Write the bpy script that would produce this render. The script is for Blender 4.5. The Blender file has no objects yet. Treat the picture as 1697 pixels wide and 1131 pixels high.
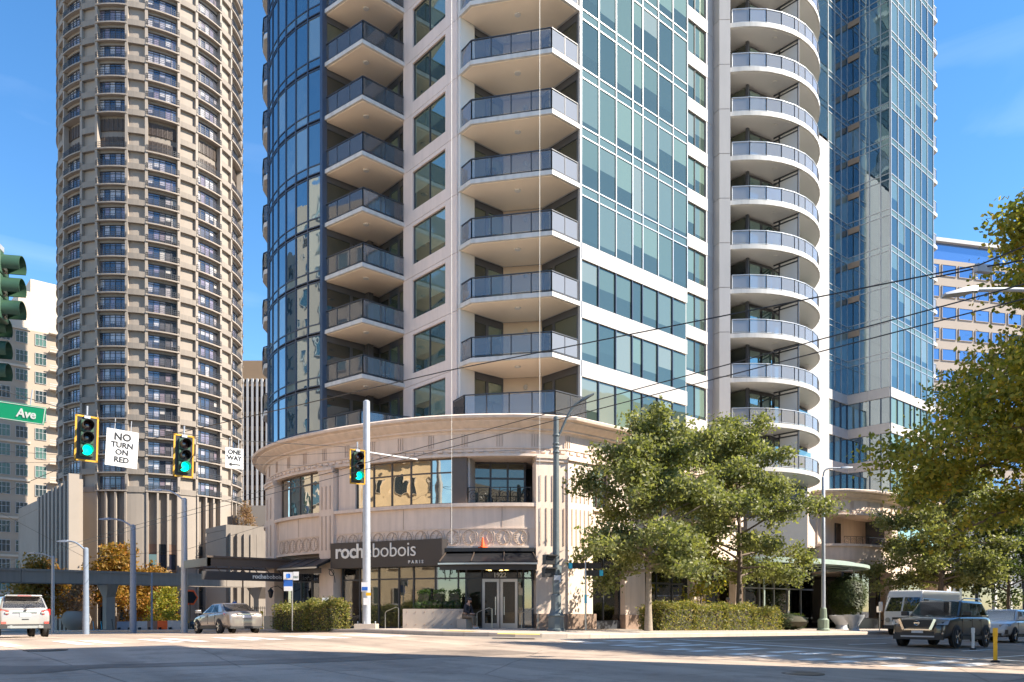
import bpy, bmesh, math, random
import numpy as np
from mathutils import Vector, Matrix
R = math.radians
random.seed(7); RNG = np.random.default_rng(7)
sc = bpy.context.scene
# ------------------------------------------------------------------ camera, sky, sun, exposure
CA, SA = math.cos(R(41.33)), math.sin(R(41.33))      # camera heading relative to the street grid
FPX, YH, EYE = 1316.0, 1012.0, 1.5                    # focal length and horizon row in photo pixels, eye height
cam = bpy.data.objects.new('camera', bpy.data.cameras.new('camera'))
sc.collection.objects.link(cam)
cam.location = (0, 0, EYE); cam.rotation_euler = (R(90), 0, -R(41.33))
cam.data.sensor_width = 36; cam.data.lens = FPX / 1697 * 36
cam.data.shift_y = (YH - 565.5) / 1697; cam.data.clip_start = .1; cam.data.clip_end = 6000
sc.camera = cam
SUN_EL = R(41); SUN_H = Vector((.60, -.80)).normalized()
SUN_D = Vector((SUN_H.x * math.cos(SUN_EL), SUN_H.y * math.cos(SUN_EL), math.sin(SUN_EL)))
w = bpy.data.worlds.new('World'); sc.world = w; w.use_nodes = True
nt = w.node_tree; nt.nodes.clear()
sky = nt.nodes.new('ShaderNodeTexSky'); sky.sky_type = 'NISHITA'; sky.sun_disc = False
sky.sun_elevation = SUN_EL; sky.sun_rotation = math.atan2(SUN_H.x, SUN_H.y)
sky.air_density = 1.0; sky.dust_density = 0.0; sky.ozone_density = 1.6; sky.altitude = 60
hs = nt.nodes.new('ShaderNodeHueSaturation'); hs.inputs['Saturation'].default_value = 1.28; hs.inputs['Value'].default_value = .76
bg = nt.nodes.new('ShaderNodeBackground'); bg.inputs[1].default_value = .115
wo = nt.nodes.new('ShaderNodeOutputWorld')
tc = nt.nodes.new('ShaderNodeTexCoord'); mp = nt.nodes.new('ShaderNodeMapping'); mp.inputs['Scale'].default_value = (1, 1, 5)
cn = nt.nodes.new('ShaderNodeTexNoise'); cn.inputs['Scale'].default_value = 2.2; cn.inputs['Detail'].default_value = 7; cn.inputs['Distortion'].default_value = .9
cr = nt.nodes.new('ShaderNodeValToRGB'); cr.color_ramp.elements[0].position = .56; cr.color_ramp.elements[1].position = .82
cr.color_ramp.elements[1].color = (.09, .09, .09, 1)
cm = nt.nodes.new('ShaderNodeMixRGB'); cm.inputs[2].default_value = (7.5, 7.8, 8.2, 1)
nt.links.new(tc.outputs['Generated'], mp.inputs[0]); nt.links.new(mp.outputs[0], cn.inputs['Vector'])
nt.links.new(cn.outputs[0], cr.inputs[0]); nt.links.new(cr.outputs[0], cm.inputs[0])
nt.links.new(sky.outputs[0], hs.inputs['Color']); nt.links.new(hs.outputs[0], cm.inputs[1])
nt.links.new(cm.outputs[0], bg.inputs[0]); nt.links.new(bg.outputs[0], wo.inputs[0])
sl = bpy.data.lights.new('sun', 'SUN'); sl.energy = 3.8; sl.angle = R(.53); sl.color = (1, .90, .75)
sun = bpy.data.objects.new('sun', sl); sc.collection.objects.link(sun)
sun.rotation_euler = SUN_D.to_track_quat('Z', 'Y').to_euler(); sun.location = (60, -60, 90)
sc.view_settings.view_transform = 'Standard'; sc.view_settings.look = 'None'
sc.view_settings.exposure = 1.7; sc.view_settings.gamma = 1; sc.view_settings.use_curve_mapping = False
sc.cycles.max_bounces = 8; sc.cycles.transparent_max_bounces = 12; sc.cycles.caustics_reflective = False
sc.cycles.caustics_refractive = False

# ------------------------------------------------------------------ geometry of the place (x = along the avenue, y = along the side street)
def ray(px):
    k = (px - 848) / FPX; return (CA * k + SA, CA - SA * k)
def depth(x, y): return SA * x + CA * y
def at_d(px, d): r = ray(px); return (r[0] * d, r[1] * d)
def at_y(px, y): r = ray(px); d = y / r[1]; return (r[0] * d, y)
def at_x(px, x): r = ray(px); d = x / r[0]; return (x, r[1] * d)
def zat(py, d): return EYE - (py - YH) * d / FPX
def pxof(x, y): return 848 + FPX * (CA * x - SA * y) / depth(x, y)
KX, KY, KR = 17.8, 20.3, 5.0            # kerb lines of the corner and its radius
def G(x, y):
    z = .55 - .014 * min(max(x - 20, 0), 90)
    z += .024 * max(min(y - 22.5, 0), -45) - .02 * min(max(y - 30, 0), 110)
    return z
def P(x, y): return G(x, y) + .15       # top of the pavement

class MB:
    """collects faces; build() links them as one mesh object"""
    def __init__(self): self.v = []; self.f = []; self.m = []
    def add(self, vs, fs, m=0):
        n = len(self.v); self.v += [tuple(p) for p in vs]
        self.f += [tuple(i + n for i in f) for f in fs]; self.m += [m] * len(fs); return self
    def bx(self, x0, x1, y0, y1, z0, z1, m=0):
        return self.add([(x0,y0,z0),(x1,y0,z0),(x1,y1,z0),(x0,y1,z0),(x0,y0,z1),(x1,y0,z1),(x1,y1,z1),(x0,y1,z1)],
            [(0,3,2,1),(4,5,6,7),(0,1,5,4),(1,2,6,5),(2,3,7,6),(3,0,4,7)], m)
    def obox(self, c, sz, rz=0, m=0):
        a, b, h = sz[0]/2, sz[1]/2, sz[2]/2; co, si = math.cos(rz), math.sin(rz); vs = []
        for z in (-h, h):
            for x, y in ((-a,-b),(a,-b),(a,b),(-a,b)): vs.append((c[0]+x*co-y*si, c[1]+x*si+y*co, c[2]+z))
        return self.add(vs, [(0,3,2,1),(4,5,6,7),(0,1,5,4),(1,2,6,5),(2,3,7,6),(3,0,4,7)], m)
    def bar(self, p, q, w, h=None, m=0):
        p, q = Vector(p), Vector(q); d = (q - p).normalized(); h = h or w
        s = d.cross(Vector((0,0,1)))
        s = Vector((1,0,0)) if s.length < 1e-4 else s.normalized()
        u = s.cross(d); vs = []
        for o in (p, q):
            for a, b in ((-1,-1),(1,-1),(1,1),(-1,1)): vs.append(o + s*a*w/2 + u*b*h/2)
        return self.add(vs, [(0,3,2,1),(4,5,6,7),(0,1,5,4),(1,2,6,5),(2,3,7,6),(3,0,4,7)], m)
    def tube(self, pts, r, n=6, m=0):
        pts = [Vector(p) for p in pts]; k = len(pts); rs = r if isinstance(r, (list, tuple)) else [r]*k; vs = []; up = None
        for i, p in enumerate(pts):
            d = (pts[min(i+1,k-1)] - pts[max(i-1,0)]); d = d.normalized() if d.length > 1e-9 else Vector((0,0,1))
            if up is None: up = Vector((0,0,1)) if abs(d.z) < .9 else Vector((1,0,0))
            s = d.cross(up).normalized(); u = s.cross(d).normalized(); up = u
            for j in range(n):
                a = 2*math.pi*j/n; vs.append(p + (s*math.cos(a) + u*math.sin(a))*rs[i])
        fs = [(i*n+j, i*n+(j+1)%n, (i+1)*n+(j+1)%n, (i+1)*n+j) for i in range(k-1) for j in range(n)]
        fs += [tuple(range(n-1,-1,-1)), tuple((k-1)*n+j for j in range(n))]
        return self.add(vs, fs, m)
    def prism(self, poly, z0, z1, m=0):
        n = len(poly); vs = [(x,y,z0) for x,y in poly] + [(x,y,z1) for x,y in poly]
        fs = [tuple(range(n-1,-1,-1)), tuple(range(n,2*n))] + [(i,(i+1)%n,n+(i+1)%n,n+i) for i in range(n)]
        return self.add(vs, fs, m)
    def lathe(self, c, prof, n=16, m=0, axis='z', caps=True):
        vs = []
        for r, z in prof:
            for j in range(n):
                a = 2*math.pi*j/n; x, y = r*math.cos(a), r*math.sin(a)
                vs.append((c[0]+x, c[1]+y, c[2]+z) if axis == 'z' else ((c[0]+x, c[1]+z, c[2]+y) if axis == 'y' else (c[0]+z, c[1]+x, c[2]+y)))
        k = len(prof); fs = [(i*n+j, i*n+(j+1)%n, (i+1)*n+(j+1)%n, (i+1)*n+j) for i in range(k-1) for j in range(n)]
        if caps: fs += [tuple(range(n-1,-1,-1)), tuple((k-1)*n+j for j in range(n))]
        return self.add(vs, fs, m)
    def sweep(self, path, prof, closed=False, m=0, caps=True):
        """sweep a closed (out, z) profile along a plan path; 'out' is to the right of travel"""
        k = len(path); n = len(prof); vs = []
        for i in range(k):
            a = Vector(path[i-1]) if (i or closed) else None; b = Vector(path[i]); c = Vector(path[(i+1)%k]) if (i < k-1 or closed) else None
            d1 = (b-a).normalized() if a is not None else None; d2 = (c-b).normalized() if c is not None else None
            d1 = d1 if d1 is not None else d2; d2 = d2 if d2 is not None else d1
            n1 = Vector((d1.y,-d1.x)); n2 = Vector((d2.y,-d2.x)); mi = n1+n2
            mi = mi/max(mi.dot(n1), .35) if mi.length > 1e-6 else n1
            for o, z in prof: vs.append((b.x+mi.x*o, b.y+mi.y*o, z))
        kk = k if closed else k-1
        fs = [(i*n+j, i*n+(j+1)%n, ((i+1)%k)*n+(j+1)%n, ((i+1)%k)*n+j) for i in range(kk) for j in range(n)]
        if not closed and caps: fs += [tuple(range(n)), tuple((k-1)*n+j for j in range(n-1,-1,-1))]
        return self.add(vs, fs, m)
    def mesh(self, name, mats, smooth=False, recalc=True, off=(0,0,0)):
        me = bpy.data.meshes.new(name)
        vs = self.v if not any(off) else [(x-off[0], y-off[1], z-off[2]) for x,y,z in self.v]
        me.from_pydata(vs, [], self.f)
        for mm in (mats if isinstance(mats, (list, tuple)) else [mats]): me.materials.append(M[mm] if isinstance(mm, str) else mm)
        if any(self.m): me.polygons.foreach_set('material_index', self.m)
        if recalc:
            b = bmesh.new(); b.from_mesh(me); bmesh.ops.recalc_face_normals(b, faces=b.faces); b.to_mesh(me); b.free()
        if smooth:
            me.polygons.foreach_set('use_smooth', [True]*len(me.polygons))
            if smooth != 'all': me.set_sharp_from_angle(angle=R(smooth if smooth is not True else 40))
        return me
    def build(self, name, mats, parent=None, smooth=False, recalc=True):
        off = wloc(parent); ob = bpy.data.objects.new(name, self.mesh(name, mats, smooth, recalc, off))
        sc.collection.objects.link(ob); ob.parent = parent; return ob
def wloc(o):
    v = Vector((0,0,0))
    while o is not None: v += o.location; o = o.parent
    return v
def inst(me, name, parent=None, loc=(0,0,0), rz=0, rx=0, ry=0):
    ob = bpy.data.objects.new(name, me); sc.collection.objects.link(ob); ob.parent = parent
    ob.location = Vector(loc) - wloc(parent); ob.rotation_euler = (rx, ry, rz); return ob
def empty(name, loc, rz=0):
    o = bpy.data.objects.new(name, None); sc.collection.objects.link(o); o.location = loc; o.rotation_euler.z = rz
    o.empty_display_size = .3; return o
def tag(o, label=None, cat=None, group=None, kind=None):
    if label: o['label'] = label
    if cat: o['category'] = cat
    if group: o['group'] = group
    if kind: o['kind'] = kind
    return o
def copy_tree(o, parent=None):
    c = o.copy(); sc.collection.objects.link(c); c.parent = parent
    for ch in o.children: copy_tree(ch, c)
    return c
def text(name, body, size, mat, parent, loc, xd, up=(0,0,1), depth_=.02, bold=0, align='LEFT', space=1.0):
    cu = bpy.data.curves.new(name, 'FONT'); cu.body = body; cu.size = size; cu.extrude = depth_; cu.offset = bold
    cu.align_x = align; cu.space_character = space; cu.resolution_u = 3
    o = bpy.data.objects.new(name, cu); me = bpy.data.meshes.new_from_object(o); me.name = name
    bpy.data.objects.remove(o); bpy.data.curves.remove(cu)
    me.materials.clear(); me.materials.append(M[mat])
    x = Vector(xd).normalized(); u = Vector(up).normalized(); n = x.cross(u)
    ob = bpy.data.objects.new(name, me); sc.collection.objects.link(ob); ob.parent = parent
    ob.rotation_mode = 'QUATERNION'; ob.rotation_quaternion = Matrix((x, u, n)).transposed().to_quaternion()
    ob.location = Vector(loc) - wloc(parent); return ob
def catmull(pts, n=10):
    out = []; p = [Vector(q) for q in pts]; p = [2*p[0]-p[1]] + p + [2*p[-1]-p[-2]]
    for i in range(1, len(p)-2):
        for j in range(n):
            t = j/n; a, b, c, d = p[i-1], p[i], p[i+1], p[i+2]
            out.append(tuple(.5*((2*b)+(c-a)*t+(2*a-5*b+4*c-d)*t*t+(3*b-a-3*c+d)*t**3)))
    out.append(tuple(p[-2])); return out
def inset(poly, d):
    out = []; n = len(poly); A = sum(poly[i][0]*poly[(i+1)%n][1]-poly[(i+1)%n][0]*poly[i][1] for i in range(n))
    sgn = 1 if A > 0 else -1
    for i in range(n):
        a, b, c = Vector(poly[i-1]), Vector(poly[i]), Vector(poly[(i+1)%n])
        d1, d2 = (b-a).normalized(), (c-b).normalized(); n1 = Vector((-d1.y,d1.x))*sgn; n2 = Vector((-d2.y,d2.x))*sgn
        m = n1+n2; m = m/max(m.dot(n1), .3); out.append(tuple(b+m*d))
    return out

# ------------------------------------------------------------------ materials
M = {}
def nodes(name):
    m = bpy.data.materials.new(name); m.use_nodes = True; M[name] = m; t = m.node_tree
    return m, t, t.nodes['Principled BSDF'], t.nodes, t.links
def mat(name, col, rough=.6, var=.1, scale=2.0, bump=0, bscale=60, metal=0, spec=.5, objrand=0, stain=0, emit=0, coat=0):
    m, t, b, N, L = nodes(name)
    b.inputs['Roughness'].default_value = rough; b.inputs['Metallic'].default_value = metal
    b.inputs['Specular IOR Level'].default_value = spec; b.inputs['Coat Weight'].default_value = coat; b.inputs['Coat Roughness'].default_value = .06
    geo = N.new('ShaderNodeNewGeometry')
    last = N.new('ShaderNodeRGB'); last.outputs[0].default_value = (*col, 1); out = last.outputs[0]
    def mul(out, val):
        mx = N.new('ShaderNodeMixRGB'); mx.blend_type = 'MULTIPLY'; mx.inputs[0].default_value = 1
        L.new(out, mx.inputs[1]); L.new(val, mx.inputs[2]); return mx.outputs[0]
    if var:
        nz = N.new('ShaderNodeTexNoise'); nz.inputs['Scale'].default_value = scale; nz.inputs['Detail'].default_value = 6; nz.inputs['Roughness'].default_value = .65
        L.new(geo.outputs['Position'], nz.inputs['Vector'])
        mr = N.new('ShaderNodeMapRange'); mr.inputs[1].default_value = .25; mr.inputs[2].default_value = .75
        mr.inputs[3].default_value = 1-var; mr.inputs[4].default_value = 1+var; L.new(nz.outputs[0], mr.inputs[0]); out = mul(out, mr.outputs[0])
    if stain:
        mp = N.new('ShaderNodeMapping'); mp.inputs['Scale'].default_value = (2.2, 2.2, .22); L.new(geo.outputs['Position'], mp.inputs[0])
        nz = N.new('ShaderNodeTexNoise'); nz.inputs['Scale'].default_value = 1.6; nz.inputs['Detail'].default_value = 8; L.new(mp.outputs[0], nz.inputs['Vector'])
        mr = N.new('ShaderNodeMapRange'); mr.inputs[1].default_value = .42; mr.inputs[2].default_value = .75; mr.inputs[3].default_value = 1; mr.inputs[4].default_value = 1-stain
        L.new(nz.outputs[0], mr.inputs[0]); out = mul(out, mr.outputs[0])
    if objrand:
        oi = N.new('ShaderNodeObjectInfo'); mr = N.new('ShaderNodeMapRange'); mr.inputs[3].default_value = 1-objrand; mr.inputs[4].default_value = 1+objrand
        L.new(oi.outputs['Random'], mr.inputs[0]); out = mul(out, mr.outputs[0])
    L.new(out, b.inputs['Base Color'])
    if emit: L.new(out, b.inputs['Emission Color']); b.inputs['Emission Strength'].default_value = emit
    if bump:
        nz = N.new('ShaderNodeTexNoise'); nz.inputs['Scale'].default_value = bscale; nz.inputs['Detail'].default_value = 5
        L.new(geo.outputs['Position'], nz.inputs['Vector'])
        bp = N.new('ShaderNodeBump'); bp.inputs['Strength'].default_value = bump; bp.inputs['Distance'].default_value = .02
        L.new(nz.outputs[0], bp.inputs['Height']); L.new(bp.outputs[0], b.inputs['Normal'])
    return m
def glass_wall(name, ramp, refl=(.8,.93,.97), base=.22, wave=.05, wscale=.5, gain=.8, blind=0):
    """coated facade glass: what stands behind it (blinds, dark rooms) varies pane by pane, the sky is mirrored over it"""
    m, t, b, N, L = nodes(name); N.remove(b); out = N['Material Output']
    oi = N.new('ShaderNodeObjectInfo'); geo = N.new('ShaderNodeNewGeometry')
    ad = N.new('ShaderNodeMath'); ad.operation = 'ADD'; L.new(oi.outputs['Random'], ad.inputs[0]); L.new(geo.outputs['Random Per Island'], ad.inputs[1])
    fr = N.new('ShaderNodeMath'); fr.operation = 'FRACT'; L.new(ad.outputs[0], fr.inputs[0])
    cr = N.new('ShaderNodeValToRGB'); cr.color_ramp.interpolation = 'CONSTANT'
    while len(cr.color_ramp.elements) < len(ramp): cr.color_ramp.elements.new(.5)
    for e, (p, c) in zip(cr.color_ramp.elements, ramp): e.position = p; e.color = (*c, 1)
    L.new(fr.outputs[0], cr.inputs[0])
    df = N.new('ShaderNodeBsdfDiffuse'); col = cr.outputs[0]
    if blind:
        tcx = N.new('ShaderNodeTexCoord'); sx_ = N.new('ShaderNodeSeparateXYZ'); L.new(tcx.outputs['Generated'], sx_.inputs[0])
        r2 = N.new('ShaderNodeMath'); r2.operation = 'MULTIPLY'; r2.inputs[1].default_value = 7.13; L.new(fr.outputs[0], r2.inputs[0]); r3 = N.new('ShaderNodeMath'); r3.operation = 'FRACT'; L.new(r2.outputs[0], r3.inputs[0])
        gt = N.new('ShaderNodeMath'); gt.operation = 'LESS_THAN'; L.new(sx_.outputs[2], gt.inputs[0]); sc2 = N.new('ShaderNodeMath'); sc2.operation = 'MULTIPLY'; sc2.inputs[1].default_value = blind; L.new(r3.outputs[0], sc2.inputs[0]); L.new(sc2.outputs[0], gt.inputs[1])
        md = N.new('ShaderNodeMixRGB'); md.inputs[2].default_value = (*(c*.45 for c in ramp[1][1]), 1); L.new(gt.outputs[0], md.inputs[0]); L.new(col, md.inputs[1]); col = md.outputs[0]
    L.new(col, df.inputs[0])
    gl = N.new('ShaderNodeBsdfGlossy'); gl.inputs['Roughness'].default_value = .015; gl.inputs[0].default_value = (*refl, 1)
    nz = N.new('ShaderNodeTexNoise'); nz.inputs['Scale'].default_value = wscale; nz.inputs['Detail'].default_value = 1.5
    L.new(geo.outputs['Position'], nz.inputs['Vector'])
    bp = N.new('ShaderNodeBump'); bp.inputs['Strength'].default_value = wave; bp.inputs['Distance'].default_value = .12
    L.new(nz.outputs[0], bp.inputs['Height']); L.new(bp.outputs[0], gl.inputs['Normal'])
    lw = N.new('ShaderNodeFresnel'); lw.inputs['IOR'].default_value = 1.5
    mr = N.new('ShaderNodeMapRange'); mr.inputs[3].default_value = base; mr.inputs[4].default_value = min(1, base+gain); L.new(lw.outputs[0], mr.inputs[0])
    mx = N.new('ShaderNodeMixShader'); L.new(mr.outputs[0], mx.inputs[0]); L.new(df.outputs[0], mx.inputs[1]); L.new(gl.outputs[0], mx.inputs[2])
    L.new(mx.outputs[0], out.inputs[0]); return m
def clear_glass(name, tint=(.8,.88,.9), film=.12, filmcol=(.5,.6,.68), base=.06):
    """see-through pane: tinted transmission, mirror at grazing angles, a little dust"""
    m, t, b, N, L = nodes(name); N.remove(b); out = N['Material Output']
    tr = N.new('ShaderNodeBsdfTransparent'); tr.inputs[0].default_value = (*tint, 1)
    df = N.new('ShaderNodeBsdfDiffuse'); df.inputs[0].default_value = (*filmcol, 1)
    gl = N.new('ShaderNodeBsdfGlossy'); gl.inputs['Roughness'].default_value = .02; gl.inputs[0].default_value = (.95,.97,1,1)
    m1 = N.new('ShaderNodeMixShader'); m1.inputs[0].default_value = film; L.new(tr.outputs[0], m1.inputs[1]); L.new(df.outputs[0], m1.inputs[2])
    lw = N.new('ShaderNodeFresnel'); lw.inputs['IOR'].default_value = 1.5
    mr = N.new('ShaderNodeMapRange'); mr.inputs[3].default_value = base; mr.inputs[4].default_value = 1; L.new(lw.outputs[0], mr.inputs[0])
    m2 = N.new('ShaderNodeMixShader'); L.new(mr.outputs[0], m2.inputs[0]); L.new(m1.outputs[0], m2.inputs[1]); L.new(gl.outputs[0], m2.inputs[2])
    L.new(m2.outputs[0], out.inputs[0]); return m
def leaf_mat(name, cols):
    m, t, b, N, L = nodes(name); out = N['Material Output']
    at = N.new('ShaderNodeAttribute'); at.attribute_name = 'tint'
    cr = N.new('ShaderNodeValToRGB')
    while len(cr.color_ramp.elements) < len(cols): cr.color_ramp.elements.new(.5)
    for i, (e, c) in enumerate(zip(cr.color_ramp.elements, cols)): e.position = i/(len(cols)-1); e.color = (*c, 1)
    L.new(at.outputs['Fac'], cr.inputs[0]); L.new(cr.outputs[0], b.inputs['Base Color'])
    b.inputs['Roughness'].default_value = .5; b.inputs['Specular IOR Level'].default_value = .35
    tl = N.new('ShaderNodeBsdfTranslucent'); mu = N.new('ShaderNodeMixRGB'); mu.blend_type = 'MULTIPLY'; mu.inputs[0].default_value = 1
    mu.inputs[2].default_value = (1.3, 1.35, .6, 1); L.new(cr.outputs[0], mu.inputs[1]); L.new(mu.outputs[0], tl.inputs[0])
    mx = N.new('ShaderNodeMixShader'); mx.inputs[0].default_value = .45; L.new(b.outputs[0], mx.inputs[1]); L.new(tl.outputs[0], mx.inputs[2])
    L.new(mx.outputs[0], out.inputs[0]); return m
def road_mat(name, col):
    m = mat(name, col, .85, .14, .5, .25, 30, objrand=.10); t = m.node_tree; N, L = t.nodes, t.links; b = N['Principled BSDF']
    src = b.inputs['Base Color'].links[0].from_socket; geo = N.new('ShaderNodeNewGeometry')
    def mulmap(val, lo, hi, a, c, src):
        mr = N.new('ShaderNodeMapRange'); mr.inputs[1].default_value = lo; mr.inputs[2].default_value = hi; mr.inputs[3].default_value = a; mr.inputs[4].default_value = c
        L.new(val, mr.inputs[0]); mx = N.new('ShaderNodeMixRGB'); mx.blend_type = 'MULTIPLY'; mx.inputs[0].default_value = 1; L.new(src, mx.inputs[1]); L.new(mr.outputs[0], mx.inputs[2]); return mx.outputs[0]
    ns = N.new('ShaderNodeTexNoise'); ns.inputs['Scale'].default_value = .9; ns.inputs['Detail'].default_value = 3; L.new(geo.outputs['Position'], ns.inputs['Vector'])
    av = N.new('ShaderNodeMixRGB'); av.inputs[0].default_value = .12; L.new(geo.outputs['Position'], av.inputs[1]); L.new(ns.outputs['Color'], av.inputs[2])
    vo = N.new('ShaderNodeTexVoronoi'); vo.feature = 'DISTANCE_TO_EDGE'; vo.inputs['Scale'].default_value = .13; L.new(av.outputs[0], vo.inputs['Vector'])
    src = mulmap(vo.outputs['Distance'], .0, .004, .6, 1, src)                        # hairline cracks
    sp = N.new('ShaderNodeTexNoise'); sp.inputs['Scale'].default_value = .75; sp.inputs['Detail'].default_value = 9; sp.inputs['Roughness'].default_value = .7; L.new(geo.outputs['Position'], sp.inputs['Vector'])
    src = mulmap(sp.outputs[0], .52, .72, 1.04, .55, src)                                # oil and water stains
    mp = N.new('ShaderNodeMapping'); mp.inputs['Scale'].default_value = (.55, .05, 1); L.new(geo.outputs['Position'], mp.inputs[0])
    ty = N.new('ShaderNodeTexNoise'); ty.inputs['Scale'].default_value = 1.3; ty.inputs['Detail'].default_value = 4; L.new(mp.outputs[0], ty.inputs['Vector'])
    src = mulmap(ty.outputs[0], .35, .65, 1.18, .74, src)                             # wheel tracks along the side street
    fs = N.new('ShaderNodeTexNoise'); fs.inputs['Scale'].default_value = 55; L.new(geo.outputs['Position'], fs.inputs['Vector']); src = mulmap(fs.outputs[0], .3, .7, .86, 1.14, src)
    L.new(src, b.inputs['Base Color'])
road_mat('concrete_road', (.385,.30,.235))
mat('ground', (.27,.23,.19), .9, .2, .4, .3, 25)
road_mat('asphalt', (.235,.185,.148))
mat('pavement', (.43,.36,.30), .85, .16, .8, .2, 30)
mat('kerb', (.45,.38,.32), .85, .16, 1.5, .2, 30)
mat('paint', (.86,.82,.76), .7, .14, 3.0, .15, 40)
mat('yellow_paint', (.68,.47,.10), .7, .15, 3)
mat('stone', (.74,.60,.495), .75, .08, .7, .08, 40, stain=.16)
mat('stone_dark', (.36,.265,.195), .75, .12, 2.0, .1, 40)
mat('flute', (.50,.38,.29), .75, .08, 2)  # stone darkened to stand in for shade inside carved grooves
mat('granite', (.27,.19,.145), .5, .25, 9, .05, 60)
mat('panel', (.50,.475,.46), .6, .04, .5, .03, 40, objrand=.03, stain=.05)
mat('pier', (.78,.66,.60), .6, .05, .5, .03, 40, objrand=.04, stain=.10)  # same cladding as panel, colour lifted to brighten the shaded side
mat('white', (.66,.645,.62), .55, .04, .6, objrand=.02)
mat('soffit', (.86,.74,.60), .7, .04, .5, objrand=.03)
mat('slab', (.62,.60,.57), .6, .06, .8, stain=.2)
mat('beige', (.60,.49,.38), .7, .05, 1)
mat('frame', (.045,.05,.06), .4, .05)
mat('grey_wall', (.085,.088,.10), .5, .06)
mat('mullion', (.46,.48,.50), .35, .05, metal=.4)
mat('mullion_dark', (.07,.09,.13), .35, .05, metal=.4)
mat('bronze', (.10,.075,.06), .4, .08)
mat('black', (.02,.02,.022), .45, .05)
mat('sign_black', (.045,.04,.04), .45, .05)
mat('letter', (.80,.77,.70), .5, 0)
mat('rubber', (.025,.025,.027), .8, .1)
mat('steel', (.55,.54,.52), .3, .05, metal=.85)
mat('galv', (.42,.45,.49), .5, .1, 4, metal=.35)
mat('pole_blue', (.20,.25,.33), .55, .1, 4)
mat('pole_green', (.20,.25,.19), .6, .1, 4)
mat('pole_dark', (.10,.125,.135), .55, .12, 4)
mat('sign_white', (.78,.78,.78), .45, .04)
mat('sign_green', (.0,.33,.13), .4, .04)
mat('sign_blue', (.02,.13,.50), .4, .04)
mat('sign_cyan', (.03,.45,.68), .4, .04)
mat('signal_yellow', (.62,.33,.02), .5, .08)
mat('signal_green', (.035,.085,.05), .5, .12, 8)
mat('lens_off', (.02,.02,.02), .2, 0, coat=1)
mat('lens_red_off', (.045,.012,.010), .2, 0, coat=1)
mat('lens_green', (.0,.85,.48), .3, 0, emit=1.6)
mat('lens_red', (.9,.04,.02), .3, 0, emit=1.2)
mat('orange', (.90,.13,.02), .5, .06)
mat('bollard_yellow', (.75,.42,.01), .5, .08)
mat('bark', (.16,.125,.10), .9, .3, 8, .6, 30)
mat('bark_pale', (.30,.25,.20), .9, .25, 8, .6, 30)
mat('soil', (.06,.045,.035), .95, .2, 5)
mat('twig', (.06,.055,.035), .9, .2, 8)
mat('copper_green', (.33,.42,.38), .5, .12, 2)
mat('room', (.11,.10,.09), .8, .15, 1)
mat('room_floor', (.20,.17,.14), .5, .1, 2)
mat('sofa', (.42,.34,.26), .8, .1, 3)
mat('gold_lamp', (1.0,.62,.25), .4, 0, emit=4)
mat('hotel', (.265,.228,.195), .85, .10, .25, .05, 8, objrand=.05, stain=.14)
mat('hotel_light', (.32,.275,.235), .85, .07, .25, .05, 8)
mat('hotel_brown', (.26,.17,.125), .7, .08, .4)
mat('louvre', (.10,.075,.06), .6, .1)
mat('tan_wall', (.36,.295,.235), .8, .06, .2)
mat('tan_pale', (.52,.45,.375), .8, .05, .2)
mat('office_brown', (.30,.20,.12), .7, .06, .2)
mat('office_white', (.44,.44,.445), .6, .05, .2)
mat('office_beige', (.36,.30,.255), .8, .05, .2)
mat('brick', (.60,.46,.30), .85, .15, 1.5, .2, 12)
mat('window_dark', (.03,.035,.04), .08, .1, spec=.8)
mat('skin', (.50,.30,.22), .5, .05); mat('cloth_navy', (.022,.022,.03), .85, .1); mat('cloth_khaki', (.16,.12,.085), .85, .1)
mat('cloth_white', (.55,.54,.52), .85, .06); mat('cloth_red', (.30,.05,.05), .85, .06); mat('hair_grey', (.30,.28,.26), .8, .1); mat('hair_dark', (.03,.02,.016), .7, .1)
glass_wall('glass_teal', [(0,(.05,.075,.065)),(.10,(.10,.145,.12)),(.34,(.145,.205,.165)),(.70,(.12,.165,.145)),(.90,(.19,.225,.20))], refl=(.68,.76,.70), base=.13, wave=.07, blind=.55)
glass_wall('glass_wing', [(0,(.03,.05,.06)),(.25,(.06,.095,.095)),(.55,(.10,.15,.135)),(.85,(.15,.19,.175))], refl=(.64,.78,.80), base=.17, wave=.07, blind=.7)
glass_wall('glass_spandrel', [(0,(.09,.135,.12)),(.5,(.115,.165,.145))], refl=(.68,.76,.70), base=.14)
glass_wall('glass_blue', [(0,(.02,.045,.07)),(.35,(.04,.075,.10)),(.62,(.08,.125,.14)),(.84,(.17,.23,.225))], refl=(.70,.82,.88), base=.33, wave=.10, wscale=.8)
glass_wall('glass_green', [(0,(.05,.075,.06)),(.35,(.10,.15,.12)),(.7,(.17,.23,.18))], refl=(.78,.92,.86), base=.30, wave=.07, blind=.6)
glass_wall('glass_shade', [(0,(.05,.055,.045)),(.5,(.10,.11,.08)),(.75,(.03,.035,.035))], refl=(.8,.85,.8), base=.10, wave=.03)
glass_wall('glass_podium', [(0,(.03,.028,.02)),(.6,(.045,.04,.03))], refl=(.95,.9,.78), base=.55, wave=.11, wscale=.9)
glass_wall('glass_hotel', [(0,(.035,.04,.055)),(.18,(.11,.105,.12)),(.34,(.34,.31,.33)),(.52,(.06,.06,.08)),(.64,(.46,.43,.42)),(.84,(.22,.18,.22))], refl=(.78,.82,.9), base=.11, wave=.05, blind=.6)
glass_wall('glass_tan', [(0,(.05,.10,.10)),(.4,(.10,.20,.18)),(.7,(.03,.05,.06))], base=.2)
glass_wall('glass_office', [(0,(.03,.07,.18)),(.6,(.05,.11,.26))], refl=(.6,.75,1), base=.3)
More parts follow.
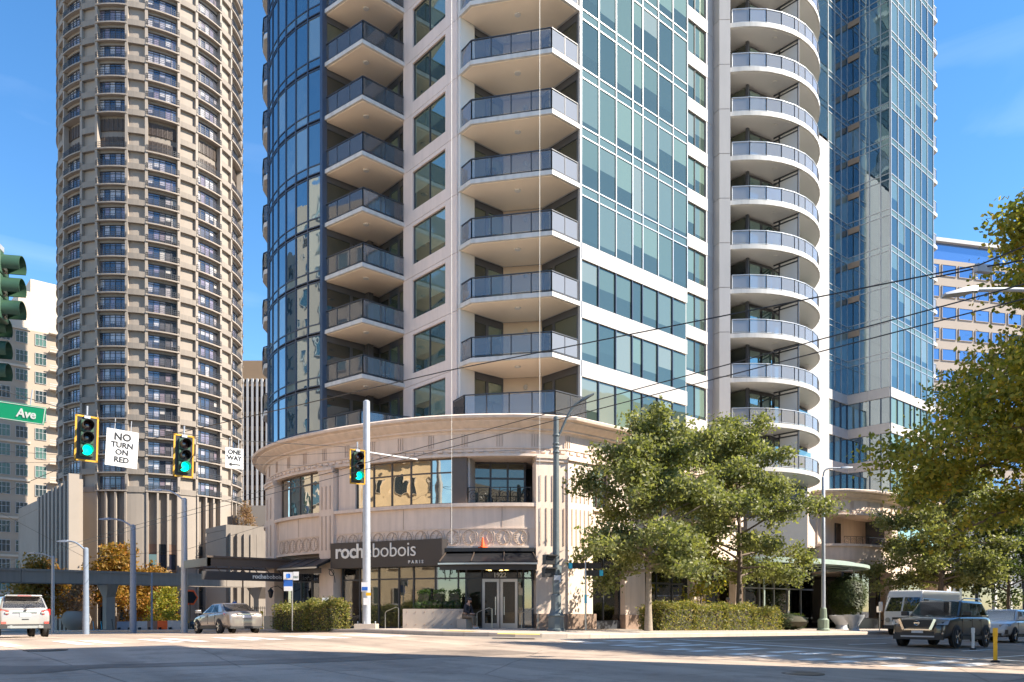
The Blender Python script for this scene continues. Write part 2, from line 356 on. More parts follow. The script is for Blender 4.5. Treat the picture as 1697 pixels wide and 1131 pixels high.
glass_wall('glass_brown', [(0,(.02,.02,.035)),(.5,(.05,.035,.03)),(.8,(.09,.05,.035))], base=.12)
glass_wall('car_glass', [(0,(.012,.014,.016)),(.5,(.02,.024,.026))], refl=(.9,.95,1), base=.10, wave=.02)
clear_glass('rail_glass', (.76,.79,.81), .15, (.52,.54,.57), .03)
clear_glass('rail_frost', (.84,.87,.90), .34, (.66,.68,.72), .03)
clear_glass('shop_glass', (.62,.66,.62), .02, (.2,.2,.2), .10)
clear_glass('canopy_glass', (.45,.62,.55), .35, (.25,.42,.36))
leaf_mat('leaf_oak', [(.085,.105,.042),(.165,.185,.070),(.28,.285,.125),(.42,.40,.24)])
leaf_mat('leaf_near', [(.085,.105,.025),(.18,.205,.035),(.31,.295,.05),(.45,.36,.055),(.52,.25,.045)])
leaf_mat('leaf_autumn', [(.10,.09,.025),(.24,.15,.03),(.38,.19,.035),(.40,.12,.03)])
leaf_mat('leaf_pink', [(.20,.13,.08),(.32,.20,.13),(.36,.22,.16)])
leaf_mat('leaf_hedge', [(.085,.105,.028),(.17,.185,.05),(.32,.28,.10),(.48,.33,.16)])
leaf_mat('leaf_green', [(.025,.055,.012),(.05,.10,.02),(.09,.15,.03)])
leaf_mat('leaf_dark', [(.028,.045,.02),(.055,.078,.03),(.11,.13,.055)])
# ------------------------------------------------------------------ ground, kerbs, pavements, markings
def grid(xs, ys, fz):
    mb = MB(); n = len(ys)
    mb.v = [(x, y, fz(x, y)) for x in xs for y in ys]
    mb.f = [(i*n+j, (i+1)*n+j, (i+1)*n+j+1, i*n+j+1) for i in range(len(xs)-1) for j in range(n-1)]; mb.m = [0]*len(mb.f); return mb
def ticks(*seg):
    out = []
    for a, b, s in seg: out += list(np.arange(a, b-1e-6, s))
    return [float(v) for v in out] + [float(seg[-1][1])]
gx = ticks((-1600,-200,350),(-200,-40,40),(-40,0,5),(0,20,2.5),(20,110,5),(110,300,47.5),(300,2500,550))
gy = ticks((-1600,-200,350),(-200,-22.5,25),(-22.5,22.5,2.5),(22.5,30,2.5),(30,140,5),(140,300,40),(300,2500,550))
gobj = grid(gx, gy, lambda x, y: G(x, y) - .01).build('ground', 'ground', recalc=False); tag(gobj, kind='structure')
# concrete road panels of the crossing, laid one by one with open joints
road = tag(empty('road', (10, 15, 0)), kind='structure')
def panel(x0, x1, y0, y1, m):
    xs = sorted({x0, x1} | ({20.0} if x0 < 20 < x1 else set())); ys = sorted({y0, y1} | {v for v in (22.5, 30.0) if y0 < v < y1})
    return grid(xs, ys, lambda x, y: G(x, y)).build('road_slab', m, road, recalc=False)
xs = [-3.4, .2, 3.8, 7.4, 11.0, 14.4, KX-.35]; ys = [-8, -3.6, .8, 5.2, 9.4, 13.6, 18.0, 22.3, 26.7, 31.1, 35.5, 40, 44.4, 49, 58, 68, 80]
for i in range(len(xs)-1):
    for j in range(len(ys)-1): panel(xs[i]+.012, xs[i+1]-.012, ys[j]+.012, ys[j+1]-.012, 'concrete_road')
xa = [KX-.325, 22.2, 27, 33, 40, 48, 58, 70, 90]; ya = [5.2, 9.4, 13.6, 18.0, KY-.35]
for i in range(len(xa)-1):
    for j in range(len(ya)-1): panel(xa[i]+.012, xa[i+1]-.012, ya[j]+.012, ya[j+1]-.012, 'concrete_road' if i < 2 else 'asphalt')
# worn trench patch across the crossing
def decal(poly, m, name, parent=road, dz=.006):
    mb = MB(); mb.v = [(x, y, G(x, y)+dz) for x, y in poly]; mb.f = [tuple(range(len(poly)))]; mb.m = [0]; return mb.build(name, m, parent, recalc=False)
def on_ground(px, py, dz=0):
    lo, hi = 3.0, 400.0
    for _ in range(60):
        d = (lo+hi)/2; x, y = at_d(px, d)
        if zat(py, d) > G(x, y) + dz: lo = d
        else: hi = d
    return at_d(px, lo)
pa = [on_ground(px, py) for px, py in ((-80,1105),(90,1104),(330,1098),(560,1090),(700,1080),(820,1077))]
pb = [on_ground(px, py) for px, py in ((-80,1119),(60,1117),(160,1108),(420,1102),(640,1094),(900,1083))]
for i in range(5): decal([pa[i], pb[i], pb[i+1], pa[i+1]], 'asphalt', 'asphalt_patch')
def stripe(x0, x1, y0, y1, m='paint', sk=0):
    mb = MB(); ks = 4 if max(x1-x0, y1-y0) > 4 else 1; pts = []
    for i in range(ks+1):
        f = i/ks
        if x1-x0 > y1-y0: x = x0+(x1-x0)*f; pts.append(((x, y0), (x, y1)))
        else: y = y0+(y1-y0)*f; pts.append(((x0+sk*f, y), (x1+sk*f, y)))
    for a, b in pts: mb.v += [(*a, G(*a)+.009), (*b, G(*b)+.009)]
    mb.f = [(2*i, 2*i+1, 2*i+3, 2*i+2) for i in range(ks)]; mb.m = [0]*ks
    return mb.build('road_marking', m, road, recalc=False)
for k in range(6):                                    # crosswalk over the side street: pairs of bars
    for dx in (0, .75): stripe(3.0+k*2.45+dx, 3.42+k*2.45+dx, 24.2, 27.6)
for k in range(6):                                    # crosswalk over the avenue
    for dy in (0, .8): stripe(18.6, 22.4, 7.0+k*2.1+dy, 7.42+k*2.1+dy)
stripe(24.4, 24.8, 6.6, 18.6)
for x in (29, 41, 53, 65):
    for y in (10.0, 13.9): stripe(x, x+3.2, y, y+.12)
stripe(26, 70, 17.0, 17.12); stripe(21.5, 34, 8.0, 8.14); stripe(24.4, 40, 6.2, 6.34); stripe(24.6, 36, 4.9, 5.0, 'yellow_paint')
stripe(6.6, 6.75, 36, 60); stripe(11.6, 11.75, 36, 60, 'yellow_paint')
mh = MB()
for (px, py, r) in ((75,1078,.48),(1330,1117,.42)):
    x, y = on_ground(px, py); o = MB().lathe((x, y, G(x,y)-.03), [(r,0),(r,.042),(r*.86,.042),(r*.86,.036),(.02,.036)], 20).build('manhole_cover', 'louvre', None, 30)
    tag(o, 'round iron manhole cover in the lit road on the left' if px < 500 else 'round iron manhole cover near the right crosswalk bars', 'manhole')
# pavements: the corner block of the tower and the other blocks, each with a kerb
def corner_path(kx, ky, r, far_y, far_x):
    pts = [(kx, far_y)] + [(kx, y) for y in np.arange(far_y-10, ky+r+.5, -10) if abs(y-30) > 1 and y > ky+r+1] + [(kx, 30.0)] 
    pts = sorted(set(pts), key=lambda p: -p[1])
    for i in range(9):
        a = math.pi + math.pi/2*i/8; pts.append((kx+r+r*math.cos(a), ky+r+r*math.sin(a)))
    pts += [(float(x), ky) for x in np.arange(kx+r+6, far_x, 8)] + [(far_x, ky)]; return pts
cp = corner_path(KX, KY, KR, 96.0, 170.0)
mb = MB()
def pav_ring(path, wid):
    """strip of pavement inside a kerb path (left of travel), following the ground"""
    mb = MB(); k = len(path); rows = []
    for i in range(k):
        a = Vector(path[max(i-1,0)]); b = Vector(path[i]); c = Vector(path[min(i+1,k-1)])
        d = (c-a).normalized(); nl = Vector((-d.y, d.x)); rows.append([tuple(b+nl*o) for o in (.16, .9, 2.4, wid)])
    for r in rows: mb.v += [(x, y, P(x, y)) for x, y in r]
    mb.f = [(i*4+j, (i+1)*4+j, (i+1)*4+j+1, i*4+j+1) for i in range(k-1) for j in range(3)]; mb.m = [0]*len(mb.f); return mb
def kerb(path, h=.155, wd=.17):
    mb = MB(); k = len(path)
    for i in range(k):
        a = Vector(path[max(i-1,0)]); b = Vector(path[i]); c = Vector(path[min(i+1,k-1)])
        d = (c-a).normalized(); nl = Vector((-d.y, d.x)); q = b+nl*wd; g = G(*b)
        mb.v += [(b.x, b.y, g-.1), (b.x, b.y, g+h-.03), (b.x+nl.x*.03, b.y+nl.y*.03, g+h), (q.x, q.y, G(*q)+h), (q.x, q.y, g-.1)]
    mb.f = [(i*5+j, (i+1)*5+j, (i+1)*5+(j+1)%5, i*5+(j+1)%5) for i in range(k-1) for j in range(5)]; mb.m = [0]*len(mb.f); return mb
tag(pav_ring(cp, 12).build('pavement_corner', 'pavement', recalc=False), kind='structure')
fx = ticks((KX+2.0,34,4),(34,170,17)); fy = ticks((KY+8,98,7.5))
tag(grid(ticks((29,60,5),(60,180,20)), ticks((KY+6,98,7.5)), lambda x, y: P(x,y)-.012).build('pavement_block', 'pavement', recalc=False), kind='structure')
# kerb stones one by one near the corner, then one long run
kroot = tag(empty('kerb', (KX, KY, G(KX,KY))), kind='structure')
dense = []
for i in range(len(cp)-1):
    a, b = Vector(cp[i]), Vector(cp[i+1]); n = max(1, int((b-a).length/1.8))
    dense += [tuple(a+(b-a)*j/n) for j in range(n)]
dense.append(cp[-1])
for i in range(len(dense)-1):
    a, b = Vector(dense[i]), Vector(dense[i+1]); d = (b-a).normalized()*.006
    kerb([tuple(a+d), tuple(b-d)]).build('kerb_stone', 'kerb', kroot, recalc=False)
def block(name, x0, x1, y0, y1):
    mb = MB(); gxs = ticks((x0, x1, max(2.5,(x1-x0)/12))); gys = ticks((y0, y1, max(2.5,(y1-y0)/12)))
    g = grid(gxs, gys, P); mb.v = g.v; mb.f = g.f; mb.m = g.m
    ring = [(x, y0) for x in gxs] + [(x1, y) for y in gys[1:]] + [(x, y1) for x in gxs[::-1][1:]] + [(x0, y) for y in gys[::-1][1:-1]]
    n = len(mb.v); k = len(ring); mb.v += [(x,y,P(x,y)) for x,y in ring] + [(x,y,G(x,y)-.1) for x,y in ring]
    mb.f += [(n+i, n+(i+1)%k, n+k+(i+1)%k, n+k+i) for i in range(k)]; mb.m += [0]*k
    return tag(mb.build(name, 'pavement', recalc=False), kind='structure')
block('pavement_avenue', 20, 160, -40, 4.2); block('pavement_near', -60, 1.2, -40, 2.0); block('pavement_left', -60, 1.2, 27, 98); block('pavement_far', -60, 170, 118, 200)
# yellow tactile ramps at the corner
for (px, py) in ((640,1049),(770,1054)):
    x, y = on_ground(px, py, .15); x, y = max(x, KX+.9), max(y, KY+.6)
    a = math.atan2(KY+KR-y, KX+KR-x); mb = MB()
    for u, v in ((-.75,-.35),(.75,-.35),(.75,.35),(-.75,.35)):
        q = (x-u*math.sin(a)+v*math.cos(a), y+u*math.cos(a)+v*math.sin(a)); mb.v.append((*q, P(*q)+.012))
    mb.f = [(0,1,2,3)]; mb.m = [0]; mb.build('tactile_strip', 'yellow_paint', kroot, recalc=False)
# ------------------------------------------------------------------ the apartment tower on the corner
T = tag(empty('apartment_tower', (30, 36, G(30,36))), 'pale balconied glass tower rising from the curved stone shop base on the corner', 'building')
H = 3.03; FL0 = 14.35
def FL(k): return FL0 + H*k
NF, NW = 11, 16
_cache = {}; _count = {}; _rest = {}
def pane_mesh(wd, h, m, th=.03):
    key = (round(wd,2), round(h,2), m, th)
    if key not in _cache: _cache[key] = MB().bx(-wd/2, wd/2, -th/2, th/2, 0, h).mesh('pane', m)
    return _cache[key]
def put_pane(name, parent, a, b, z0, z1, m, gap=.035, out=0, th=.03, tilt=.25, lim=290):
    a, b = Vector(a), Vector(b); d = b-a; L = d.length; c = (a+b)/2; n = Vector((d.y, -d.x)).normalized()
    c = c + n*out; rz = math.atan2(d.y, d.x)
    _count[name] = _count.get(name, 0) + 1
    if _count[name] > lim:
        mb = _rest.setdefault((name, m), MB()); mb.obox((c.x, c.y, (z0+z1)/2), (L-2*gap, th, z1-z0-2*gap), rz); return None
    return inst(pane_mesh(L-2*gap, z1-z0-2*gap, m, th), name, parent, (c.x, c.y, z0+gap), rz + R(random.uniform(-tilt,tilt)), R(random.uniform(-tilt,tilt)*.5))
def subdiv(a, b, ws):
    a, b = Vector(a), Vector(b); s = sum(ws); out = [tuple(a)]; c = 0
    for w_ in ws: c += w_; out.append(tuple(a+(b-a)*c/s))
    return out
def curtain(name, path, floors, m, spm, mm, sp=.5, low=False, band_floors=0, mw=.06, base_z=None, parent=T, rail=.06):
    """mullion grid with a vision pane and a spandrel pane per bay and floor; the lowest floors have white bands instead of spandrels"""
    g = MB(); zt = FL(floors); zb = (FL(band_floors-1) + .05) if band_floors else base_z
    for p in path:
        pass
    for i, p in enumerate(path):
        q = Vector(path[min(i+1, len(path)-1)]) - Vector(path[max(i-1,0)]); rz = math.atan2(q.y, q.x)
        g.obox((p[0], p[1], (zb+zt)/2), (mw, .14, zt-zb), rz)
    ks = range(band_floors-1 if band_floors else -1, floors)
    for k in ks:
        for z in ((FL(k), FL(k)-sp) if not low else (FL(k)-.05, FL(k)+sp, FL(k)-.22)):
            if z < zb: continue
            for i in range(len(path)-1):
                a, b = Vector(path[i]), Vector(path[i+1]); d = b-a; c = (a+b)/2
                g.obox((c.x, c.y, z), (d.length, .10, rail), math.atan2(d.y, d.x))
    o = g.build(name, mm, T)
    for k in ks:
        for i in range(len(path)-1):
            a, b = path[i], path[i+1]
            if not low:
                put_pane('window_pane', o, a, b, max(FL(k),zb), FL(k+1)-sp, m); put_pane('spandrel_pane', o, a, b, FL(k+1)-sp, FL(k+1), spm, tilt=.1)
            else:
                put_pane('window_pane', o, a, b, FL(k)+sp, FL(k+1)-.22, m); put_pane('spandrel_pane', o, a, b, FL(k)-.05, FL(k)+sp, spm, tilt=.1)
    return o
def banded(path, kfrom, kto, m, wallm, zlow=None):
    """lowest floors: windows between white spandrel bands"""
    for k in range(kfrom, kto+1):
        z0 = FL(k)+.05; z1 = FL(k+1)-.78
        if k == kfrom and zlow is not None: z0 = zlow
        for i in range(len(path)-1): put_pane('window_pane', T, path[i], path[i+1], z0, z1, m, out=-.05)
        g = MB()
        for p, q in zip(path[:-1], path[1:]):
            d = Vector(q)-Vector(p); g.obox((p[0], p[1], (z0+z1)/2), (.055, .1, z1-z0), math.atan2(d.y,d.x))
        tag(g.build('window_mullion', 'mullion_dark', T), kind='stuff')
        a, b = Vector(path[0]), Vector(path[-1]); hp = (a+b)/2
        for p, q in ((a, hp), (hp, b)):
            d = (q-p).normalized()*.008
            MB().sweep([tuple(p+d), tuple(q-d)], [(-.2,z1),(.06,z1),(.06,FL(k+1)+.05),(-.2,FL(k+1)+.05)]).build('wall_panel', wallm, T)
# plan (world metres): E = face on the avenue, C = pier with windows, A = round glass bay, F/G = setback and drum, I/J = far wing
E0, E1 = (29.67,28.4), (38.7,28.4); CX = 25.25
AC, AR = (30.6,44.5), 9.6
arc = [(AC[0]+AR*math.cos(R(a)), AC[1]+AR*math.sin(R(a))) for a in np.linspace(201.7, 118, 14)]
plan = [E0, E1, (38.7,32), (46.6,32), (46.6,33), (49.1,33), (49.1,30.85), (51.5,30.3), (58,30.85), (58,33.1), (68.56,33.2), (68.56,29.4), (77.5,29.4), (77.5,58), (34,58)]
plan += [tuple(p) for p in reversed(arc)] + [(25.45,40.95), (25.45,37.9), (CX,37.9), (CX,32.9), (28.3,32.9), (29.67,31.2)]
MB().prism(inset(plan, .22), 4.7, FL(NF)+.4).build('core', 'grey_wall', T)
MB().prism(inset([(58.3,33.15),(68.5,33.25),(68.5,29.4),(77.4,29.4),(77.4,58),(58.3,58)],.25), FL(NF)+.4, FL(NW)+.4).build('core', 'grey_wall', T)
pE = subdiv(E0, E1, [1.25,1.25,1.25,.8,1.25,1.25,1.25])
curtain('curtain_wall', pE, NF-2, 'glass_teal', 'glass_spandrel', 'mullion', band_floors=3)
banded(pE, -1, 1, 'glass_teal', 'panel', 11.15)
MB().bx(E0[0]-.08, E0[0]+.05, E0[1]-.06, E0[1]+.12, 11.1, FL(NF-1)).build('corner_post', 'mullion', T)
curtain('curtain_wall', arc, NF, 'glass_blue', 'glass_blue', 'mullion_dark', low=True, sp=.42, base_z=10.6, mw=.07)
MB().obox((arc[0][0]+.05, arc[0][1]-.02, 30), (.28,.28,39), 0).build('corner_post', 'mullion_dark', T)
# pier C: stone panels floor by floor with a two-pane window in each
for k in range(-1, 8):
    z0, z1 = FL(k)-.28, FL(k+1)-.28; y0, y1 = 32.9, 37.9; wy0, wy1 = 33.9, 36.95; wz0, wz1 = FL(k)+.38, FL(k+1)-.5
    mb = MB(); j = .012
    if k == -1: z0 = 10.9
    for a in ((y0+j,wy0,z0+j,z1-j),(wy1,y1-j,z0+j,z1-j),(wy0,wy1,z0+j,wz0),(wy0,wy1,wz1,z1-j)): mb.bx(CX-.14,CX+.16,a[0],a[1],a[2],a[3])
    pn = mb.build('pier_panel', 'pier', T)
    MB().bx(CX-.05,CX+.03,wy0,wy0+.06,wz0,wz1).bx(CX-.05,CX+.03,wy1-.06,wy1,wz0,wz1).bx(CX-.05,CX+.03,wy0,wy1,wz0,wz0+.05).bx(CX-.05,CX+.03,wy0,wy1,wz1-.05,wz1).bx(CX-.05,CX+.03,35.4,35.47,wz0,wz1).build('window_frame', 'frame', pn)
    for a, b in ((wy0+.05,35.4),(35.47,wy1-.05)): put_pane('window_pane', pn, (CX,b), (CX,a), wz0+.04, wz1-.04, 'glass_green', gap=.01)
# balconies
def railing(slab, path, z, m, h=1.07, nseg=None, frost=None, posts=True, rm='frame'):
    rb = MB()
    for i in range(len(path)-1):
        a, b = Vector(path[i]), Vector(path[i+1]); d = b-a; n = max(1, round(d.length/1.25)) if nseg is None else nseg[i]
        rb.bar((*a, z+h), (*b, z+h), .07, .05); rb.bar((*a, z+.09), (*b, z+.09), .04, .04)
        for j in range(n+1):
            p = a+d*j/n; rb.bx(p.x-.022, p.x+.022, p.y-.022, p.y+.022, z-.05, z+h)
        for j in range(n):
            p, q = a+d*j/n, a+d*(j+1)/n; put_pane('railing_panel', slab, tuple(p), tuple(q), z+.11, z+h-.03, 'rail_frost' if frost and frost[i] else m, gap=.03, th=.015, tilt=.15)
    tag(rb.build('handrail', rm, slab), kind='stuff')
def soffit_lamp(slab, x, y, z): MB().lathe((x,y,z-.06), [(.02,0),(.15,.0),(.17,.03),(.17,.07)], 12).build('ceiling_lamp', 'white', slab, 30)
for k in range(0, 9):
    z = FL(k)
    # pointed balconies beside the round glass bay
    pb = [(25.4,37.78),(22.35,37.72),(21.7,41.0),(25.4,40.9)]
    s = MB().prism(pb, z-.22, z-.0).prism(inset(pb,.14), z-.245, z-.22, m=1).build('balcony_slab', ['slab','soffit'], T)
    railing(s, [(25.3,37.86),(22.44,37.80),(21.82,40.9)], z, 'rail_glass'); soffit_lamp(s, 23.3, 38.9, z-.24)
    # eight-sided corner balconies
    pd = [(CX-.1,32.85),(25.1,31.75),(27.6,28.34),(E0[0]-.1,28.34),(29.6,31.1),(28.2,32.8)]
    s = MB().prism(pd, z-.22, z-.0).prism(inset(pd,.14), z-.245, z-.22, m=1).build('balcony_slab', ['slab','soffit'], T)
    railing(s, [(25.3,32.75),(25.2,31.78),(27.64,28.44),(29.5,28.44)], z, 'rail_glass', nseg=[1,4,2], frost=[1,0,1]); soffit_lamp(s, 27.3, 30.6, z-.24)
# podium-top terraces have railings only
for path, ns in (([(25.2,37.2),(22.2,37.6),(21.6,40.7)], None), ([(24.9,32.9),(24.6,31.6),(27.4,27.95),(29.6,27.95)], [1,4,2])):
    hr = MB().bx(path[1][0], path[1][0]+.1, path[1][1], path[1][1]+.1, 11.1, 11.15).build('railing_base', 'frame', T); railing(hr, path, 11.13, 'rail_glass', nseg=ns, h=1.2)
# walls, doors and windows inside the balcony recesses
for k in range(-1, 8):
    z0 = max(FL(k), 11.1); z1 = FL(k+1)-.24
    def leaf(a, b, m, fm='frame', wz=0.0, top=.35):
        a, b = Vector(a), Vector(b); d = (b-a); L = d.length; u = d.normalized(); n = Vector((u.y,-u.x)); mb = MB(); rz = math.atan2(u.y,u.x)
        def o(f0, f1, za, zb, off=.03, th=.1):
            c = a+u*(f0+f1)/2+n*off; mb.obox((c.x,c.y,(za+zb)/2), (f1-f0, th, zb-za), rz)
        o(0,.09,z0,z1); o(L-.09,L,z0,z1); o(.09,L-.09,z0,z0+.12); o(.09,L-.09,z1-top,z1)
        f = mb.build('window_frame', fm, T); put_pane('recess_pane', f, tuple(a+u*.09), tuple(b-u*.09), z0+.12, z1-top, m, gap=0, out=.02)
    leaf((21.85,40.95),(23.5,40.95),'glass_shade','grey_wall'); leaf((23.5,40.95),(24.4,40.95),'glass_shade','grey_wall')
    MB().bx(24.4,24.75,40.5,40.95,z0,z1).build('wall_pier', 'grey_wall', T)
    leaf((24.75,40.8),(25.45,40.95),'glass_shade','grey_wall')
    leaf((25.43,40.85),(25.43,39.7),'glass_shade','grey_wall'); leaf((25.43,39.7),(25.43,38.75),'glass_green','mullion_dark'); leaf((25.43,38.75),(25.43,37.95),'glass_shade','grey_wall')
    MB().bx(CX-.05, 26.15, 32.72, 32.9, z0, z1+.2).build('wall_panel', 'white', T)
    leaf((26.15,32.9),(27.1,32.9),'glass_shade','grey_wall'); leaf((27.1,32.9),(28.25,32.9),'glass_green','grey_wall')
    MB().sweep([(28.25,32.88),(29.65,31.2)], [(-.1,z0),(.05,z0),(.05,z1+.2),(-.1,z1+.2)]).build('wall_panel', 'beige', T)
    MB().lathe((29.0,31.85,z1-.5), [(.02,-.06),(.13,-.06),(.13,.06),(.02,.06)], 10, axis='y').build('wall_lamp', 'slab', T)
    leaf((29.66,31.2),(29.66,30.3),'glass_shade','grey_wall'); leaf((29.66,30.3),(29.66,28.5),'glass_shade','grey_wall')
# setback F: white panels with two-pane windows
for k in range(-1, NF):
    z0, z1 = FL(k)+.05, FL(k+1)-.8
    MB().bx(38.8,46.6,31.82,32.05,z1,FL(k+1)+.05-.012).build('wall_panel', 'panel', T)
    MB().bx(41.2,43.35,31.84,32.05,z0,z1).build('wall_panel', 'panel', T); MB().bx(45.6,46.6,31.84,32.05,z0,z1).build('wall_panel', 'panel', T); 
    for a, b in ((43.4,44.4),(44.4,45.55)): put_pane('window_pane', T, (a,31.97), (b,31.97), z0, z1, 'glass_teal')
    MB().bx(44.37,44.43,31.9,32.0,z0,z1).build('window_mullion', 'frame', T)
# drum G: tall pier, round balconies, dark room walls and white screens
GC, GR = (52.5,35.0), 6.85
garc = [(GC[0]+GR*math.cos(R(a)), GC[1]+GR*math.sin(R(a))) for a in np.linspace(217, 338, 17)]
for k in range(-1, NF):
    z0, z1 = FL(k)+.02, FL(k+1)+.0
    MB().prism([(46.45,32.1),(46.2,31.2),(46.75,30.7),(47.2,31.0),(47.5,32.1)], z0, z1-.015).build('pier_panel', 'panel', T)
for k in range(-1, NF):
    z = FL(k); pg = garc + [(58,33.1),(49.1,33.0),(47.2,33)]
    s = MB().prism(pg, z-.30, z).prism(inset(pg,.14), z-.325, z-.30, m=1).build('balcony_slab', ['slab','white'], T, 30)
    ri = [(GC[0]+(GR-.1)*math.cos(R(a)), GC[1]+(GR-.1)*math.sin(R(a))) for a in np.linspace(218, 337, 13)]
    railing(s, ri, z, 'rail_frost', nseg=[1]*12, rm='galv', h=.98); soffit_lamp(s, 50.2, 29.4, z-.31); soffit_lamp(s, 56.4, 30.4, z-.31)
    z0, z1 = z, FL(k+1)-.32
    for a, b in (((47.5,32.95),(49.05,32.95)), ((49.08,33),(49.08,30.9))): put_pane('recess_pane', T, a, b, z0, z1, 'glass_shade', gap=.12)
    MB().bx(48.98,49.16,30.75,30.93,z0,z1).build('wall_pier', 'grey_wall', T)
    for a, b in ((51.6,53.4),(53.4,55.5),(55.5,57.9)): put_pane('recess_pane', T, (a,30.28+(a-51.5)*.0846), (b,30.28+(b-51.5)*.0846), z0, z1-.3, 'glass_green', gap=.1)
    for a, b in (((49.15,30.8),(50.3,30.54)),((50.3,30.54),(51.45,30.28))): put_pane('recess_pane', T, a, b, z0, z1-.25, 'glass_green', gap=.12)
    sc_ = MB().bx(51.47,51.53,28.4,29.75,z0+.15,z1-.35).build('balcony_screen', 'white', T)
    MB().bx(51.45,51.55,28.32,28.4,z0,z1).bx(51.45,51.55,28.4,30.25,z1-.35,z1-.25).bx(51.45,51.55,28.4,30.25,z1-.08,z1).bx(51.45,51.55,29.75,29.85,z0,z1-.08).build('screen_frame', 'frame', sc_)
# far wing: H/I/J glass faces
pH = subdiv((64.96,33.1),(68.56,33.1),[1,1,1]); pI = subdiv((68.52,33.1),(68.52,29.4),[1.3,1,1.1,.9]); pJ = subdiv((68.56,29.36),(77.5,29.36),[1.25,1.25,1.25,.8,1.25,1.25,1.25])
curtain('curtain_wall', pJ, NW, 'glass_wing', 'glass_spandrel', 'mullion', band_floors=3, mw=.07)
curtain('curtain_wall', pI, NW, 'glass_blue', 'glass_blue', 'mullion', band_floors=3, mw=.07)
curtain('curtain_wall', pH, NW, 'glass_blue', 'glass_blue', 'mullion', band_floors=3, mw=.07)
for k in range(3, NW): MB().bx(68.40,68.47,31.95,33.0,FL(k+1)-1.0,FL(k+1)-.52).build('spandrel_panel', 'stone_dark', T)
banded(pJ, -1, 1, 'glass_teal', 'panel', 11.15); banded(pI, -1, 1, 'glass_blue', 'panel', 11.15); banded(pH, -1, 1, 'glass_blue', 'panel', 11.15)
for k in range(-1, NW):
    z = FL(k); pr = [(77.5,29.5),(78.9,29.5),(80.6,31.6),(80.6,35),(77.5,35)]
    s = MB().prism(pr, z-.3, z).build('balcony_slab', 'slab', T); railing(s, [(77.6,29.6),(78.85,29.6),(80.5,31.65),(80.5,35)], z, 'rail_frost', rm='galv')
for k in range(-1, 9): MB().bx(57.9,64.96,32.95,33.15,FL(k)-.3,FL(k)+H-.31).build('wall_panel', 'panel', T)
for k in range(9, NW):
    for a, b in ((58,60.4),(60.4,62.7),(62.7,64.9)): put_pane('window_pane', T, (a,33.05), (b,33.05), FL(k), FL(k+1)-.5, 'glass_blue'); put_pane('spandrel_pane', T, (a,33.05), (b,33.05), FL(k+1)-.5, FL(k+1), 'glass_blue')
balx = [(AC[0]+(AR+.9)*math.cos(R(a)), AC[1]+(AR+.9)*math.sin(R(a))) for a in (133,141,146,149)]
for k in range(0, NF):                                 # rounded balconies showing past the round bay
    z = FL(k); pr = [(AC[0]+(AR+o)*math.cos(R(a)), AC[1]+(AR+o)*math.sin(R(a))) for a, o in ((156,-.1),(153,.3),(146,.5),(133,.5),(133,-.1))]
    s = MB().prism(pr, z-.3, z).build('balcony_slab', 'slab', T); railing(s, [tuple(p) for p in pr[:4]], z, 'rail_glass')

# upper storeys above the picture: same plan, floor plates and glass
def upper(poly, z0, n):
    MB().prism(inset(poly,.1), z0, z0+H*n).build('upper_glazing','glass_teal',T)
    for k in range(0, n+1): MB().prism(inset(poly,-.12), z0+H*k-.3, z0+H*k+.05).build('upper_slab','slab',T)
iw = [i for i,p in enumerate(plan) if p == (58,30.85)][0]
low_plan = plan[:iw] + [(57.9,30.85),(57.9,58)] + plan[13:]
upper(low_plan, FL(NF)+.45, 18); upper([(58.2,33.15),(68.5,33.25),(68.5,29.4),(77.4,29.4),(77.4,58),(58.2,58)], FL(NW)+.45, 13)
# ------------------------------------------------------------------ stone base of the tower with the shop
WP = catmull([(28.5,28.2),(26.2,29.5),(23.3,32.8),(21.3,37.7),(20.5,42.5),(21.0,46.5),(22.6,50),(26,54),(31,56)], 12)
# travel from the corner to the left has the street on its LEFT, so reverse it for sweep(): out = right of travel
def cum(path):
    c = [0]
    for a, b in zip(path[:-1], path[1:]): c.append(c[-1] + (Vector(b)-Vector(a)).length)
    return c
WC = cum(WP); WL = WC[-1]
def wp(l):
    l = min(max(l, 0), WL)
    for i in range(len(WC)-1):
        if l <= WC[i+1]:
            f = (l-WC[i])/max(WC[i+1]-WC[i],1e-9); a, b = Vector(WP[i]), Vector(WP[i+1]); return a+(b-a)*f
    return Vector(WP[-1])
def wn(l):
    d = (wp(l+.05)-wp(l-.05)).normalized(); return Vector((-d.y, d.x)) if Vector((-d.y,d.x)).dot(wp(l)) < 0 else Vector((d.y,-d.x))
def wpx(px):
    best = None
    for i in range(0, 2000):
        l = WL*i/2000*.75; p = wp(l); e = abs(pxof(p.x, p.y)-px)
        if best is None or e < best[0]: best = (e, l)
    return best[1]
def seg(l0, l1, step=.45):
    n = max(1, int(abs(l1-l0)/step)); return [tuple(wp(l1+(l0-l1)*i/n)) for i in range(n+1)]   # reversed: street on the right
def off(l, o): p = wp(l)+wn(l)*o; return (p.x, p.y)
PP = [(46.3,33),(46.0,31.2),(45.4,29.7),(44.4,28.7),(42.8,28.2)]
RIGHT = [tuple(WP[0])] + [(x, 28.2) for x in (32, 36, 40)] + PP[::-1]
FULL = [tuple(p) for p in reversed(WP)] + RIGHT[1:]
WING = [(60.3,33.2),(60.6,31.4),(61.6,30.2),(63.5,29.3),(66,28.9),(80,28.7)]
def rect(o0, o1, z0, z1): return [(o0,z0),(o1,z0),(o1,z1),(o0,z1)]
def band(name, o0, o1, z0, z1, m, paths=(FULL, WING)):
    for p in paths: MB().sweep(p, rect(o0, o1, z0, z1)).build(name, m, T, 25)
